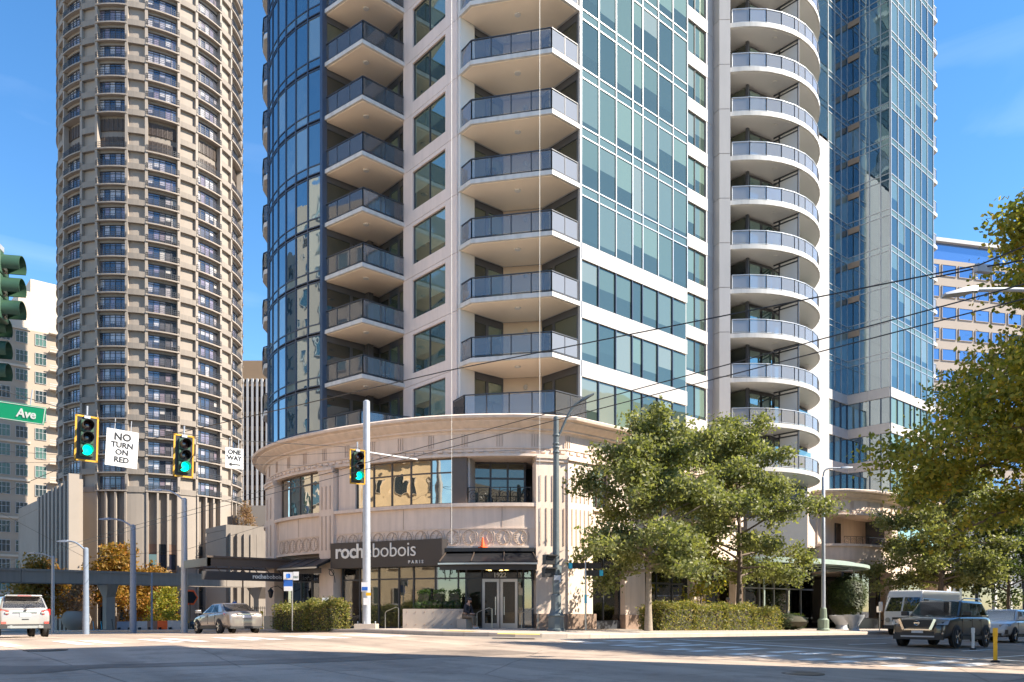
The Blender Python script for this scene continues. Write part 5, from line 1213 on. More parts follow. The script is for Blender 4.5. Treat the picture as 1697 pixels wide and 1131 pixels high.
# white crossover behind it
S2 = dict(paint='paint_white',L=4.36,W=1.80,zb=.26,H=1.55,belt=1.02,r=.34,wx=(1.32,-1.35),cab=(1.0,.25,-1.45,-2.05),wr=.74,panes=((.08,.36),(.385,.66),(.69,.88)),
  st=[(-2.16,.85,.74),(-2.1,1.0,.84),(-1.6,1.05,.9),(-.5,1.04,.9),(.8,1.02,.9),(1.15,1.0,.9),(1.75,.93,.88),(2.05,.85,.82),(2.15,.72,.74),(2.18,.58,.7)])
wx_, wy_ = on_ground(1678,1066)
k2 = car('parked_crossover','white crossover behind the dark SUV at the right edge','car',wx_+1.32,wy_+.8,math.pi,S2)
for sd in (1,-1):
    part(MB().add([(2.12,sd*.48,.80),(2.12,sd*.52,.68),(1.90,sd*.88,.74),(1.82,sd*.89,.86),(2.16,sd*.48,.80),(2.16,sd*.52,.68),(1.94,sd*.905,.74),(1.86,sd*.91,.86)],[(0,1,2,3),(7,6,5,4),(0,4,5,1),(1,5,6,2),(2,6,7,3),(3,7,4,0)]),'headlight','head_lens',k2)
    part(MB().obox((2.10,sd*.72,.48),(.1,.22,.2)),'fog_lamp','black',k2)
part(MB().bx(2.08,2.2,-.6,.6,.3,.42),'air_intake','black',k2); part(MB().bx(2.17,2.2,-.2,.2,.5,.62),'number_plate','plate',k2); part(MB().bx(2.17,2.2,-.06,.06,.83,.86),'badge','chrome',k2); part(MB().bx(1.8,2.16,-.8,.8,.24,.30),'bumper_skirt','trim',k2)
# white SUV seen from behind at the left edge
S3 = dict(paint='paint_silverwhite',L=4.52,W=1.84,zb=.36,H=1.67,belt=1.14,r=.36,wx=(1.36,-1.33),cab=(1.05,.35,-1.80,-2.17),wr=.76,rw=.16,panes=((.08,.34),(.36,.62),(.65,.88)),
  st=[(-2.27,.80,.80),(-2.25,.96,.84),(-2.2,1.12,.87),(-1.9,1.17,.91),(-.6,1.16,.92),(.9,1.12,.92),(1.3,1.08,.92),(1.9,1.0,.9),(2.15,.9,.84),(2.25,.7,.76)])
wx_, wy_ = on_ground(73,1056)
fd = car('white_suv','silver white SUV seen from behind driving up the side street at the left edge','car',wx_-.84,wy_+1.33,math.pi/2,S3)
for sd in (1,-1):
    tl = part(MB().add([(-2.29,sd*.56,1.06),(-2.29,sd*.60,.90),(-2.16,sd*.90,.88),(-2.02,sd*.925,1.14),(-2.25,sd*.56,1.06),(-2.25,sd*.60,.90),(-2.10,sd*.87,.88),(-1.97,sd*.89,1.14)],[(3,2,1,0),(4,5,6,7),(0,1,5,4),(1,2,6,5),(2,3,7,6),(3,0,4,7)]),'tail_light','tail_lens',fd)
    part(MB().obox((-2.275,sd*.62,.98),(.05,.14,.07)),'reverse_lamp','head_lens',tl)
    part(MB().obox((-2.27,sd*.74,.58),(.05,.17,.09)),'reflector','tail_lens',fd)
    part(MB().lathe((-2.26,sd*.5,.42),[(.055,-.1),(.065,-.1),(.065,.1),(.05,.1)],14,axis='x'),'exhaust_tip','steel',fd)
part(MB().bx(-2.30,-2.20,-.88,.88,.34,.52),'bumper_skirt','trim',fd); part(MB().bx(-2.315,-2.22,-.62,.62,.36,.46),'diffuser','steel',fd)
part(MB().bx(-2.285,-2.25,-.19,.19,.83,.97),'number_plate','plate',fd); part(MB().lathe((-2.265,0,1.07),[(.045,-.02),(.045,.02)],16,axis='x'),'badge','trim',fd)
part(MB().bx(-2.285,-2.25,-.42,.42,.985,1.01),'tailgate_trim','chrome',fd); part(MB().bx(-2.12,-1.72,-.62,.62,1.63,1.70),'roof_spoiler','paint_silverwhite',fd,True,0,.03); part(MB().bx(-2.13,-2.10,-.24,.24,1.645,1.68),'brake_lamp','tail_lens',fd)
part(MB().bar((-2.17,0,1.2),(-2.14,-.38,1.26),.03,.02),'rear_wiper','black',fd); part(MB().bx(-2.288,-2.26,-.12,.12,.70,.73),'tow_cover','black',fd)
# silver saloon
S4 = dict(paint='paint_silver',L=4.86,W=1.83,zb=.24,H=1.46,belt=.98,r=.335,wx=(1.42,-1.36),cab=(1.15,.18,-.95,-2.0),wr=.68,rw=.12,panes=((.13,.42),(.445,.74)),
  st=[(-2.43,.72,.74),(-2.38,.93,.82),(-2.2,1.02,.88),(-1.7,1.035,.91),(-.6,1.0,.915),(.8,.97,.915),(1.1,.95,.915),(1.8,.86,.89),(2.2,.76,.82),(2.36,.6,.72),(2.4,.5,.66)])
wx_, wy_ = on_ground(365,1050.5)
al = car('silver_saloon','silver saloon parked by the kerb below the hanging shop sign','car',wx_+.82,wy_+1.36,math.pi/2,S4)
for sd in (1,-1):
    part(MB().add([(-2.41,sd*.44,.90),(-2.41,sd*.48,.76),(-2.22,sd*.87,.74),(-1.92,sd*.90,.93),(-2.36,sd*.44,.90),(-2.36,sd*.48,.76),(-2.16,sd*.84,.74),(-1.88,sd*.87,.93)],[(3,2,1,0),(4,5,6,7),(0,1,5,4),(1,2,6,5),(2,3,7,6),(3,0,4,7)]),'tail_light','tail_lens',al)
    part(MB().lathe((-2.38,sd*.55,.26),[(.05,-.06),(.05,.06)],10,axis='x'),'exhaust_tip','chrome',al)
part(MB().bx(-2.44,-2.40,-.2,.2,.72,.84),'number_plate','plate',al); part(MB().bx(-2.43,-2.38,-.42,.42,.87,.90),'boot_trim','chrome',al); part(MB().bx(-2.45,-2.25,-.78,.78,.22,.32),'bumper_skirt','trim',al)
# white van behind the dark SUV
vx, vy = at_y(1494,18.9); vz = G(vx,vy)
vr = tag(empty('delivery_van',(vx+2.9,vy,vz+.01),math.pi),'white step van with a split windscreen parked behind the dark SUV','van','vehicles on the streets')
part(MB().add([(2.9,1.0,.35),(2.9,-1.0,.35),(2.95,1.0,1.25),(2.95,-1.0,1.25),(2.55,.97,2.25),(2.55,-.97,2.25),(2.35,.93,2.52),(2.35,-.93,2.52),(-2.9,.98,2.52),(-2.9,-.98,2.52),(-2.9,1.0,.35),(-2.9,-1.0,.35)],
  [(0,1,3,2),(2,3,5,4),(4,5,7,6),(6,7,9,8),(8,9,11,10),(10,11,1,0),(0,2,4,6,8,10),(1,11,9,7,5,3)]),'body','paint_van',vr,True,0,.08)
for sd in (1,-1):
    mb = MB(); q = [(2.925,sd*.92,1.34),(2.925,sd*.05,1.34),(2.62,sd*.05,2.12),(2.62,sd*.88,2.12)]; cquad(mb, q if sd > 0 else q[::-1], .03); part(mb,'windscreen','car_glass',vr)
    mb = MB(); q = [(2.55,sd*1.0,1.35),(1.75,sd*1.0,1.35),(1.75,sd*.99,2.05),(2.35,sd*.99,2.05)]; cquad(mb, q if sd < 0 else q[::-1], .02); part(mb,'side_window','car_glass',vr)
    part(MB().obox((2.7,sd*1.25,1.6),(.12,.22,.55)),'mirror','paint_van',vr,True,0,.04); part(MB().lathe((2.93,sd*.75,.85),[(.14,-.02),(.14,.04)],14,axis='x'),'headlight','head_lens',vr)
    part(MB().bar((2.93,sd*.5,1.32),(2.86,sd*.2,1.6),.025,.02),'wiper','black',vr)
wheel_set(vr,(1.9,-1.7),1.0,.38)
part(MB().bx(2.9,3.05,-1.0,1.0,.35,.55),'bumper','trim',vr); part(MB().bx(2.93,2.97,-.5,.5,.7,1.0),'grille','trim',vr)
# parked cars beyond the crossing on the far street
for i,(px,d,m,lab) in enumerate(((330,104,'paint_gunmetal','dark distant car parked beside the hotel lawn'),)):
    x,y = at_d(px,d); SS = dict(S4); SS['paint'] = m; car('distant_car',lab,'car',x,y,0.0,SS)
# ------------------------------------------------------------------ signals, signs, poles, wires
def signal_meshes():
    h = MB()
    for i in range(3): h.bx(-.17,.17,-.10,.12,.36*i+.005,.36*i+.355)
    vis = MB(); 
    for j in range(13):
        pass
    v = MB(); n = 12; a = [R(-40)+R(260)*j/n for j in range(n+1)]
    for y_ in (-.10,-.36): v.v += [(.155*math.cos(t),y_,.155*math.sin(t)+(.0)) for t in a]; 
    v.v += [(.145*math.cos(t),y_,.145*math.sin(t)) for y_ in (-.10,-.36) for t in a]; k = n+1
    v.f = [(j,j+1,k+j+1,k+j) for j in range(n)] + [(2*k+j,3*k+j,3*k+j+1,2*k+j+1) for j in range(n)] + [(k+j,k+j+1,3*k+j+1,3*k+j) for j in range(n)]; v.m = [0]*len(v.f)
    l = MB().lathe((0,-.105,0),[(.01,-.03),(.08,-.025),(.14,0),(.14,.02)],18,axis='y')
    return h, v, l
def traffic_signal(label, x, y, zc, rz, plate=True, housing='signal_green', lit=True, tilt=0):
    root = empty('traffic_signal',(x,y,zc-.54),rz); tag(root,label,'traffic light','span wire traffic signals'); root.rotation_euler.y = tilt
    h, v, l = signal_meshes(); part(h,'housing',housing,root,True,0,.02)
    for i in range(3):
        o = part(MB(),'x','black',root) if False else None
        z = .18+.36*i; ml = ('lens_green' if lit and i == 0 else ('lens_red_off' if i == 2 else 'lens_off'))
        lo = part(l,'lens',ml,root,60); lo.location = (0,0,z); vo = part(v,'visor',housing if not lit else 'black',root,60); vo.location = (0,0,z)
    if plate:
        part(MB().bx(-.27,.27,.0,.012,-.09,1.17),'backplate','black',root)
        b = MB().bx(-.31,-.26,-.012,.014,-.13,1.21).bx(.26,.31,-.012,.014,-.13,1.21).bx(-.31,.31,-.012,.014,1.16,1.21).bx(-.31,.31,-.012,.014,-.13,-.08); part(b,'backplate_border','signal_yellow',root)
    part(MB().tube([(0,.02,1.08),(0,.02,1.5)],.025,6).obox((0,.02,1.16),(.16,.16,.08)),'hanger','galv',root); return root
YS = 25.7
def spx(px): return at_y(px,YS)[0]
for px,py,lab in ((142,727,'green traffic signal left of the no turn sign on the span wire'),(303,756,'green traffic signal right of the no turn sign on the span wire')):
    x = spx(px); traffic_signal(lab,x,YS,zat(py,depth(x,YS)),R(-4),tilt=R(1.5))
xs_, ys_ = at_d(592,30.5); traffic_signal('green traffic signal hanging beside the tall grey pole',xs_,ys_,zat(774,30.5),R(-12))
xs_, ys_ = at_d(-4,12.6); traffic_signal('dark green traffic signal seen from the side at the upper left edge',xs_,ys_,zat(476,12.6),R(60),False,lit=False)
xs_, ys_ = at_d(-26,12.9); traffic_signal('lower dark green traffic signal cut off by the left edge',xs_,ys_,zat(580,12.9),R(60),False,lit=False)
def plate_sign(name, label, x, y, z, rz, w_, h_, m='sign_white', lines=(), border=True, group=None, tilt=0, thick=.012, cat='sign'):
    root = empty(name,(x,y,z),rz); root.rotation_euler.y = tilt; tag(root,label,cat,group)
    part(MB().bx(-w_/2,w_/2,0,thick,0,h_),'plate',m,root,False,0,.004)
    if border: t=.012; i=.025; part(MB().bx(-w_/2+i,w_/2-i,-.004,0,i,i+t).bx(-w_/2+i,w_/2-i,-.004,0,h_-i-t,h_-i).bx(-w_/2+i,-w_/2+i+t,-.004,0,i+t,h_-i-t).bx(w_/2-i-t,w_/2-i,-.004,0,i+t,h_-i-t),'border','black',root)
    for body,sz,zz,mm,bold in lines:
        cu = text('lettering',body,sz,mm,None,(0,0,0),(1,0,0),depth_=.003,bold=bold,align='CENTER'); cu.parent = root; cu.location = (0,-.004,zz)
    part(MB().tube([(-w_*.25,.02,h_-.05),(-w_*.25,.02,h_+.32)],.012,5).tube([(w_*.25,.02,h_-.05),(w_*.25,.02,h_+.32)],.012,5),'hanger','galv',root); return root
x = spx(200); d = depth(x,YS); zb0 = zat(774,d); hh = zat(713,d)-zb0
plate_sign('regulatory_sign','white hanging sign reading NO TURN ON RED between two signals',x,YS,zb0,R(-4),hh*.80,hh,lines=(('NO',hh*.27,hh*.72,'black',.010),('TURN',hh*.205,hh*.52,'black',.008),('ON',hh*.205,hh*.325,'black',.008),('RED',hh*.205,hh*.12,'black',.008)),tilt=R(3))
x = spx(388); d = depth(x,YS); zb0 = zat(777,d); hh = zat(743,d)-zb0
ow = plate_sign('one_way_sign','small white hanging sign reading ONE WAY with a left arrow',x,YS,zb0,R(-4),hh*.86,hh,lines=(('ONE',hh*.30,hh*.70,'black',.009),('WAY',hh*.30,hh*.41,'black',.009)))
part(MB().bx(-.12,.2,-.006,0,hh*.2-.02,hh*.2+.02).add([(-.2,-.006,hh*.2),(-.09,-.006,hh*.2+.075),(-.09,-.006,hh*.2-.075),(-.2,0,hh*.2),(-.09,0,hh*.2+.075),(-.09,0,hh*.2-.075)],[(0,1,2),(3,5,4),(0,3,4,1),(1,4,5,2),(2,5,3,0)]),'arrow','black',ow)
x, y = at_d(17,16); zz = zat(697,16)
sg = plate_sign('street_name_sign','green street name sign ending in Ave at the left edge',x,y,zz,R(-38),1.3,.36,'sign_green',border=False,tilt=R(8)); 
t_ = text('lettering','Ave',.24,'letter',None,(0,0,0),(1,0,0),depth_=.003,bold=.006); t_.parent = sg; t_.location = (.10,-.005,.10)
part(MB().bx(-.64,.64,-.004,0,.012,.024).bx(-.64,.64,-.004,0,.336,.348).bx(.628,.64,-.004,0,.024,.336),'border','letter',sg)
# tall span-wire pole at the corner
def pole(name, label, x, y, h, r0, r1, m, base=None, cat='pole', z=None, group=None):
    z0 = P(x,y) if z is None else z; root = empty(name,(x,y,z0)); tag(root,label,cat,group)
    MB().lathe((x,y,z0-.05),[(r0,0),(r0*.98,.3),((r0+r1)/2,h/2),(r1,h),(r1*.5,h+.06)],14).build('shaft',m,root,40)
    if base == 'plinth': MB().obox((x,y,z0+.10),(r0*5,r0*5,.24),R(-41)).build('plinth','kerb',root); [MB().lathe((x+a*r0*1.5,y+b*r0*1.5,z0+.22),[(.03,0),(.03,.1),(.01,.12)],6).build('anchor_bolt','galv',root) for a,b in ((1,1),(1,-1),(-1,1),(-1,-1))]
    if base == 'ornate': MB().lathe((x,y,z0-.05),[(r0*2.4,0),(r0*2.4,.12),(r0*2.1,.16),(r0*2.0,.62),(r0*2.3,.68),(r0*1.7,.78),(r0*1.3,1.0),(r0*1.35,1.5),(r0*1.02,1.56)],10).build('pole_base',m,root,30)
    return root
px_, py_ = at_x(607,18.75); hp = zat(664,depth(px_,py_))-P(px_,py_)
p1 = pole('span_wire_pole','tall pale grey steel pole standing in front of the black shop sign',px_,py_,hp,.19,.15,'galv','plinth'); PX,PY,PZ = px_,py_,P(px_,py_)
def mini(root, px, py, w_, h_, m, out=.22):
    d = depth(root.location.x,root.location.y)-out; x,y = at_d(px,d); z = zat(py,d); return MB().obox((x,y,z),(w_,.015,h_),-R(41.33)).build('pole_sign',m,root)
mini(p1,604,973,.30,.42,'sign_white'); mini(p1,604,976,.26,.16,'sign_blue',.235); mini(p1,610,985,.22,.14,'bollard_yellow'); mini(p1,607,997,.28,.32,'sign_white'); 
# lamp post on the corner with arm, pedestrian heads
lx, ly = at_y(921,23.2); lp = pole('corner_lamp_post','dark lamp post with curved arm and pedestrian signals on the corner',lx,ly,zat(690,depth(lx,ly))-P(lx,ly),.16,.11,'pole_dark','ornate','lamp post')
dl_ = depth(lx,ly); e1 = at_d(968,dl_+.3); top = zat(722,dl_)
def arm(root, p0, p1, p2, p3, r, m, head=.8, hd=None):
    pts = [Vector(p0)*(1-t)**3+3*Vector(p1)*t*(1-t)**2+3*Vector(p2)*t*t*(1-t)+Vector(p3)*t**3 for t in np.linspace(0,1,10)]
    a = MB().tube(pts,r,7).build('arm',m,root,60); d = Vector(hd).normalized() if hd else (pts[-1]-pts[-2]).normalized(); p = pts[-1]; q = p+d*head
    s = d.cross(Vector((0,0,1))).normalized(); w_ = head*.22; up = Vector((0,0,1))
    o = MB().add([p-s*w_*.45-up*.03,p+s*w_*.45-up*.03,p+s*w_*.4+up*.08,p-s*w_*.4+up*.08,p.lerp(q,.4)-s*w_-up*.05,p.lerp(q,.4)+s*w_-up*.05,p.lerp(q,.4)+s*w_*.7+up*.07,p.lerp(q,.4)-s*w_*.7+up*.07,q-s*w_*.7-up*.03,q+s*w_*.7-up*.03,q+s*w_*.5+up*.02,q-s*w_*.5+up*.02],
       [(0,1,5,4),(4,5,9,8),(3,7,6,2),(7,11,10,6),(0,4,7,3),(4,8,11,7),(1,2,6,5),(5,6,10,9),(0,3,2,1),(8,9,10,11)]).build('lamp_head',m,root,50); return o
arm(lp,(lx,ly,top-.1),(*at_d(930,dl_),top-.05),(*at_d(940,dl_),zat(672,dl_)),(*at_d(962,dl_),zat(665,dl_)),.05,'pole_dark',.62)
for zc in (top,top-.35,zat(742,dl_),zat(750,dl_)): MB().lathe((lx,ly,zc),[(.13,-.05),(.15,0),(.13,.05)],10).build('collar','pole_dark',lp)
for px,py in ((909,928),(908,949)): x,y = at_d(px,dl_-.1); MB().obox((x,y,zat(py,dl_)),(.42,.34,.40),R(-20)).obox((x,y-.2,zat(py,dl_)+.16),(.42,.2,.05),R(-20)).build('pedestrian_signal','black',lp)
for px,py,w_,h_ in ((922,972,.24,.5),(923,960,.28,.3)): mini(lp,px,py,w_,h_,'pole_dark' if h_>.4 else 'galv',.18)
MB().bx(lx+.02,lx+.2,ly-.12,ly+.12,2.6,3.3).build('control_box','pole_dark',lp)
# wayfinding post, posts and small signs
x,y = at_y(970,24.2); wfp = pole('wayfinding_post','slim steel wayfinding post with black finger signs and cyan band',x,y,zat(930,depth(x,y))-P(x,y),.045,.04,'steel',cat='sign post'); d_ = depth(x,y)
for a,b,py in ((941,996,938),(968,1000,950)): p,q = at_d(a,d_),at_d(b,d_); MB().bar((*p,zat(py,d_)),(*q,zat(py,d_)),.03,.26).build('finger_sign','black',wfp); p2 = at_d(a+4,d_-.03); MB().obox((*(p2 if py<945 else at_d(b-4,d_-.03)),zat(py,d_)),(.16,.03,.25),-R(41)).build('sign_tip','sign_cyan',wfp)
MB().lathe((x,y,zat(1000,d_)),[(.06,0),(.06,.38)],10).build('cyan_band','sign_cyan',wfp)
def post_sign(label, px, xy, ztop_py, items, r=.03, m='steel', name='sign_post', py_b=None):
    x,y = xy; d = depth(x,y); root = pole(name,label,x,y,zat(ztop_py,d)-P(x,y),r,r,m,cat='sign post')
    for (ax,ay,w_,h_,mm) in items: p = at_d(ax,d-.06-.012*len(mm)%.05); MB().obox((*p,zat(ay,d)),(w_,.012,h_),-R(41.33)).build('sign_plate',mm,root)
    return root
ps = post_sign('parking sign post with blue and white plates beside the hedge',484,at_d(484,37.6),952,((477,955,.44,.36,'sign_white'),(477,967,.42,.44,'sign_blue'),(477,976,.40,.22,'sign_white'),(490,955,.26,.40,'sign_white'),(490,957,.24,.12,'sign_green')),.03)
d37 = 37.5; a,b = at_d(477,d37-.09); MB().obox((a,b,zat(955,d37)),(.18,.01,.2),-R(41.33)).lathe((a,b,zat(955,d37)),[(.01,-.01),(.11,-.01),(.11,.01)],14,axis='y').build('parking_mark','sign_blue',ps)
post_sign('small white notice on a thin post in front of the hedge',538,at_x(538.5,18.35),990,((538.5,999,.32,.46,'sign_white'),),.022,'sign_white')
post_sign('small beige sign on a post beside the van',1457,at_y(1457,21.6),1000,((1456,1010,.28,.36,'soffit'),),.03)
post_sign('distant blue parking sign by the fence',388,at_d(388,60),995,((388,1002,.32,.42,'sign_blue'),),.03)
# lamp post right of the long hedge with a green ornate base
x,y = at_y(1364,21.8); lp2 = pole('green_base_lamp_post','pale lamp post with green ornate base right of the dark shrub',x,y,8.6,.12,.09,'galv',None,'lamp post'); MB().lathe((x,y,P(x,y)-.02),[(.36,0),(.36,.1),(.30,.16),(.30,.62),(.2,.72),(.17,1.25),(.13,1.3)],10).build('pole_base','pole_green',lp2,30)
d2 = depth(x,y); arm(lp2,(x,y,9.0),(x,y,9.6),(*at_d(1380,d2),9.4),(*at_d(1394,d2),9.45),.05,'galv',.6)
# near lamp reaching in from the right edge
x,y = 22.4,4.0; nlp = pole('near_lamp_post','grey street lamp reaching in from the right edge over the avenue',x,y,8.0,.12,.08,'galv',None,'lamp post',z=P(22.4,4)); dn = 17.8
arm(nlp,(x,y,7.9),(*at_d(1760,dn),8.8),(*at_d(1690,dn),zat(480,dn)),(*at_d(1618,dn),zat(481,dn)),.05,'galv',.75,hd=(*(Vector(at_d(1560,dn))-Vector(at_d(1620,dn))),-.12))
# distant poles on the left
for i,(px,d,topy,m,r,lab,al_) in enumerate(((142,44,908,'pole_blue',.17,'blue grey street pole standing left of the monorail column',(112,897)),(220,46,870,'pole_blue',.19,'thick blue grey street pole in the middle of the left street',(182,860)),(305,46,826,'galv',.20,'tallest grey street pole right of the monorail column',(268,812)),(87,62,922,'galv',.14,'pale street pole with a lamp arm behind the white SUV',(57,917)),(251,70,950,'pole_blue',.09,'thin distant pole in front of the maple',None))):
    x,y = at_d(px,d); z0 = zat((1050,1050,1050,1037,1040)[i],d); g = min(z0,G(x,y)+.02); pr = pole('street_pole',lab,x,y,zat(topy,d)-G(x,y),r,r*.75,m,None,'pole',z=G(x,y))
    if al_: q = at_d(al_[0],d+.2); zt_ = zat(topy,d); arm(pr,(x,y,zt_-.15),(*at_d(px-8,d),zt_+.05),(*at_d((px+al_[0])/2,d),zat(al_[1],d)+.02),(*q,zat(al_[1],d)),.05,m,.7)
# overhead wires
def wire(label, pts, r=.012, sag=0, name='overhead_wire'):
    pts = [Vector(p) for p in pts]; out = []
    for a,b in zip(pts[:-1],pts[1:]):
        n = 10 if sag else 2
        for i in range(n): t = i/n; p = a.lerp(b,t); p.z -= sag*4*t*(1-t); out.append(p)
    out.append(pts[-1]); o = MB().tube(out,r,5).build(name,'black'); return tag(o,label,'wire','overhead wires')
ptop = lambda z: (PX,PY,z)
def wpt(px,py,y=YS): x = at_y(px,y)[0]; return (x,y,zat(py,depth(x,y)))
wire('span wire carrying the hanging signals and signs to the tall pole',[(-1.5,26.5,9.2),wpt(0,647),wpt(142,688),wpt(200,702),wpt(303,719),wpt(388,730),(*at_d(592,30.5),zat(742,30.5)),ptop(8.6)],.011)
wire('trolley wire running along the side street, left one of the pair',[(12.75,-8,6.1),(12.75,45,6.0),(12.75,104,5.4)],.011); wire('trolley wire running along the side street, right one of the pair',[(13.35,-8,6.1),(13.35,45,6.0),(13.35,104,5.4)],.011)
wire('upper feeder wire crossing from the right tree to the left',[(15.8,3.2,8.0),(15.2,5,7.5),(11.9,16,7.5),(8,32,7.4),(6,60,7.2)],.014)
wire('thin cross wire from the tall pole over the side street',[ptop(8.7),(-1.5,44,7.6)],.008,.3); wire('thin cross wire from the tall pole to the left corner',[ptop(8.0),(-1.5,36,7.4)],.008,.25)
wire('pale thin wire from the tall pole to the corner lamp post',[ptop(8.55),(lx,ly,zat(743,dl_))],.008,.05)
wire('far cross wire between the distant street poles',[(*at_d(0,46),zat(850,46)),(*at_d(142,44),zat(925,44)),(*at_d(305,46),zat(912,46)),(*at_d(440,48),zat(870,48))],.01)
wire('left trolley wire on the far half of the side street',[(7.6,40,6.1),(7.6,104,5.5)],.01)
x,y = 14.9,5.6; bx0 = MB().obox((*at_d(1628,14.0),zat(446,14.0)),(.30,.10,.13),R(-30)).build('wire_coupler','galv'); tag(bx0,'small grey box hanging on the feeder wire beside the right tree','wire box')
wire('heavy wire holding the grey box beside the right tree',[(*at_d(1540,14.4),zat(462,14.4)),(*at_d(1628,14),zat(443,14)),(*at_d(1720,13.6),zat(428,13.6))],.014)
rt = at_d(607,35); o = MB().bar((12.2,20.2,6.13),(13.9,20.2,6.13),.03).build('wire_spreader','sign_white'); tag(o,'short white spreader bar holding the trolley wire pair','wire spreader')
# ------------------------------------------------------------------ planter, door rails, cone, bollards, fence
pa_, pb_ = Vector(at_d(667,36.5)), Vector(at_d(769,36.5)); pu = (pb_-pa_).normalized(); pn = Vector((pu.y,-pu.x)); pm_ = (pa_+pb_)/2; prz = math.atan2(pu.y,pu.x); pw_ = (pb_-pa_).length; zpl = P(*pm_)
pr_ = tag(empty('concrete_planter',(pm_.x,pm_.y,zpl)),'long low concrete planter with clipped box shrubs before the shop','planter')
hp_ = zat(1013,36.5)-zpl+.1
cm_ = pm_-pn*.45; MB().obox((cm_.x,cm_.y,zpl+hp_/2-.05),(pw_,.9,hp_+.1),prz).build('trough','pavement',pr_)
for i in range(7):
    for z in (.18,hp_-.14): q = pa_+pu*pw_*(i+.5)/7+pn*.004; MB().lathe((q.x,q.y,zpl+z),[(.001,-.01),(.025,-.01),(.025,.012)],8,axis='y').build('form_hole','granite',pr_)
bx2 = []
for f in (.27,.52,.77): c = pa_+pu*pw_*(f+.06)-pn*.45; bx2.append((c.x,c.y,zpl+hp_+.10,.50,.50,.72,prz))
bush('x','','',bx2,900,.08,'leaf_green',71,parent=pr_,wild=.03)
bx3 = []
for i in range(8): c = pa_+pu*pw_*(.24+.09*i)-pn*.3; bx3.append((c.x,c.y,zpl+hp_-.05,.5,.45,.42,0))
bush('x','','',bx3,420,.08,'leaf_green',72,parent=pr_,sph=True,wild=.03)
# handrails beside the door and the ramp
for i,(pxa,pxb,dd,lab) in enumerate(((790,815,37.6,'bent steel handrail left of the shop doors'),(864,891,37.6,'bent steel handrail right of the shop doors'),(638,660,37.2,'steel handrail of the ramp left of the concrete planter'))):
    a,b = at_d(pxa,dd+.8),at_d(pxb,dd-.3); z = P(*b); h_ = .98
    o = MB().tube([(*a,z-.03),(*a,z+.72),(*(Vector(a).lerp(Vector(b),.12)),z+.8),(*(Vector(a).lerp(Vector(b),.8)),z+h_),(*b,z+h_-.05),(*b,z-.03)],.022,6).build('handrail','steel',None,60); tag(o,lab,'handrail')
l_ = wpx(800); cx_,cy_ = off(l_,.15); cn_ = MB().bx(cx_-.16,cx_+.16,cy_-.16,cy_+.16,4.61,4.645).lathe((cx_,cy_,4.645),[(.12,0),(.035,.46),(.02,.47)],14).build('traffic_cone','orange',None,40); tag(cn_,'orange traffic cone standing on the black awning box','cone')
for px,xy,m,h_,lab in ((1612,on_ground(1612,1077),'sign_white',.72,'white plastic lane post beside the dark SUV'),(1649,on_ground(1649,1098),'bollard_yellow',.85,'yellow plastic lane post at the lower right')):
    x,y = xy; b = tag(empty('lane_post',(x,y,G(x,y))),lab,'bollard'); MB().lathe((x,y,G(x,y)),[(.11,0),(.11,.03),(.055,.06)],10).build('foot','rubber',b); MB().lathe((x,y,G(x,y)+.05),[(.05,0),(.05,h_*.75),(.06,h_*.76),(.06,h_),(.01,h_+.01)],10).build('post',m,b,40)
x,y = at_d(433,44); b = MB().lathe((x,y,P(x,y)-.05),[(.09,0),(.09,1.0),(.06,1.05),(.01,1.07)],10).build('yellow_bollard','bollard_yellow',None,40); tag(b,'yellow steel bollard beside the silver saloon','bollard')
fa,fb = Vector(at_d(392,56)),Vector(at_d(444,56)); fe = tag(empty('iron_fence',(fa.x,fa.y,P(fa.x,fa.y))),'black iron fence with upright bars behind the silver saloon','fence'); zf = P(fa.x,fa.y)
rr = MB().bar((*fa,zf+1.5),(*fb,zf+1.5),.04).bar((*fa,zf+.2),(*fb,zf+.2),.04).build('rail','black',fe)
for i in range(17): q = fa.lerp(fb,i/16); MB().bx(q.x-.013,q.x+.013,q.y-.013,q.y+.013,zf-.05,zf+1.62).build('bar','black',fe)
# bowl planters before the wing, round planter on the left
for px,d,r,lab in ((1394,53,.75,'grey stone bowl planter under the dark round shrub'),(1415,47,.55,'low grey stone planter near the kerb on the avenue')):
    x,y = at_d(px,d); o = MB().lathe((x,y,P(x,y)-.03),[(r*.6,0),(r*.5,.1),(r*.45,.3),(r,.8),(r*1.05,.95),(r*.9,.95),(r*.85,.85),(.02,.85)],18).build('bowl_planter','galv',None,40); tag(o,lab,'planter')
x,y = at_d(126,111); o = MB().lathe((x,y,P(x,y)-.05),[(.9,0),(1.7,.9),(1.9,1.6),(1.6,2.4),(1.2,2.75),(1.0,2.7),(1.0,2.5),(.02,2.5)],20).build('round_planter','hotel_light',None,40); tag(o,'large round stone planter left of the monorail column','planter')
mx = tag(empty('mirror_sign',(*at_d(314,60),G(*at_d(314,60)))),'orange framed mirror sign beside the right street pole','sign'); xx,yy = at_d(314,60); zz = zat(997,60); MB().tube([(xx,yy,G(xx,yy)-.05),(xx,yy,zz)],.05,6).build('post','black',mx); MB().lathe((xx,yy,zz+.3),[(.01,-.03),(.62,-.03),(.66,.03),(.01,.05)],6,axis='y').build('frame','orange',mx); MB().lathe((xx,yy,zz+.3),[(.01,-.06),(.5,-.05),(.5,-.02)],6,axis='y').build('mirror','window_dark',mx)
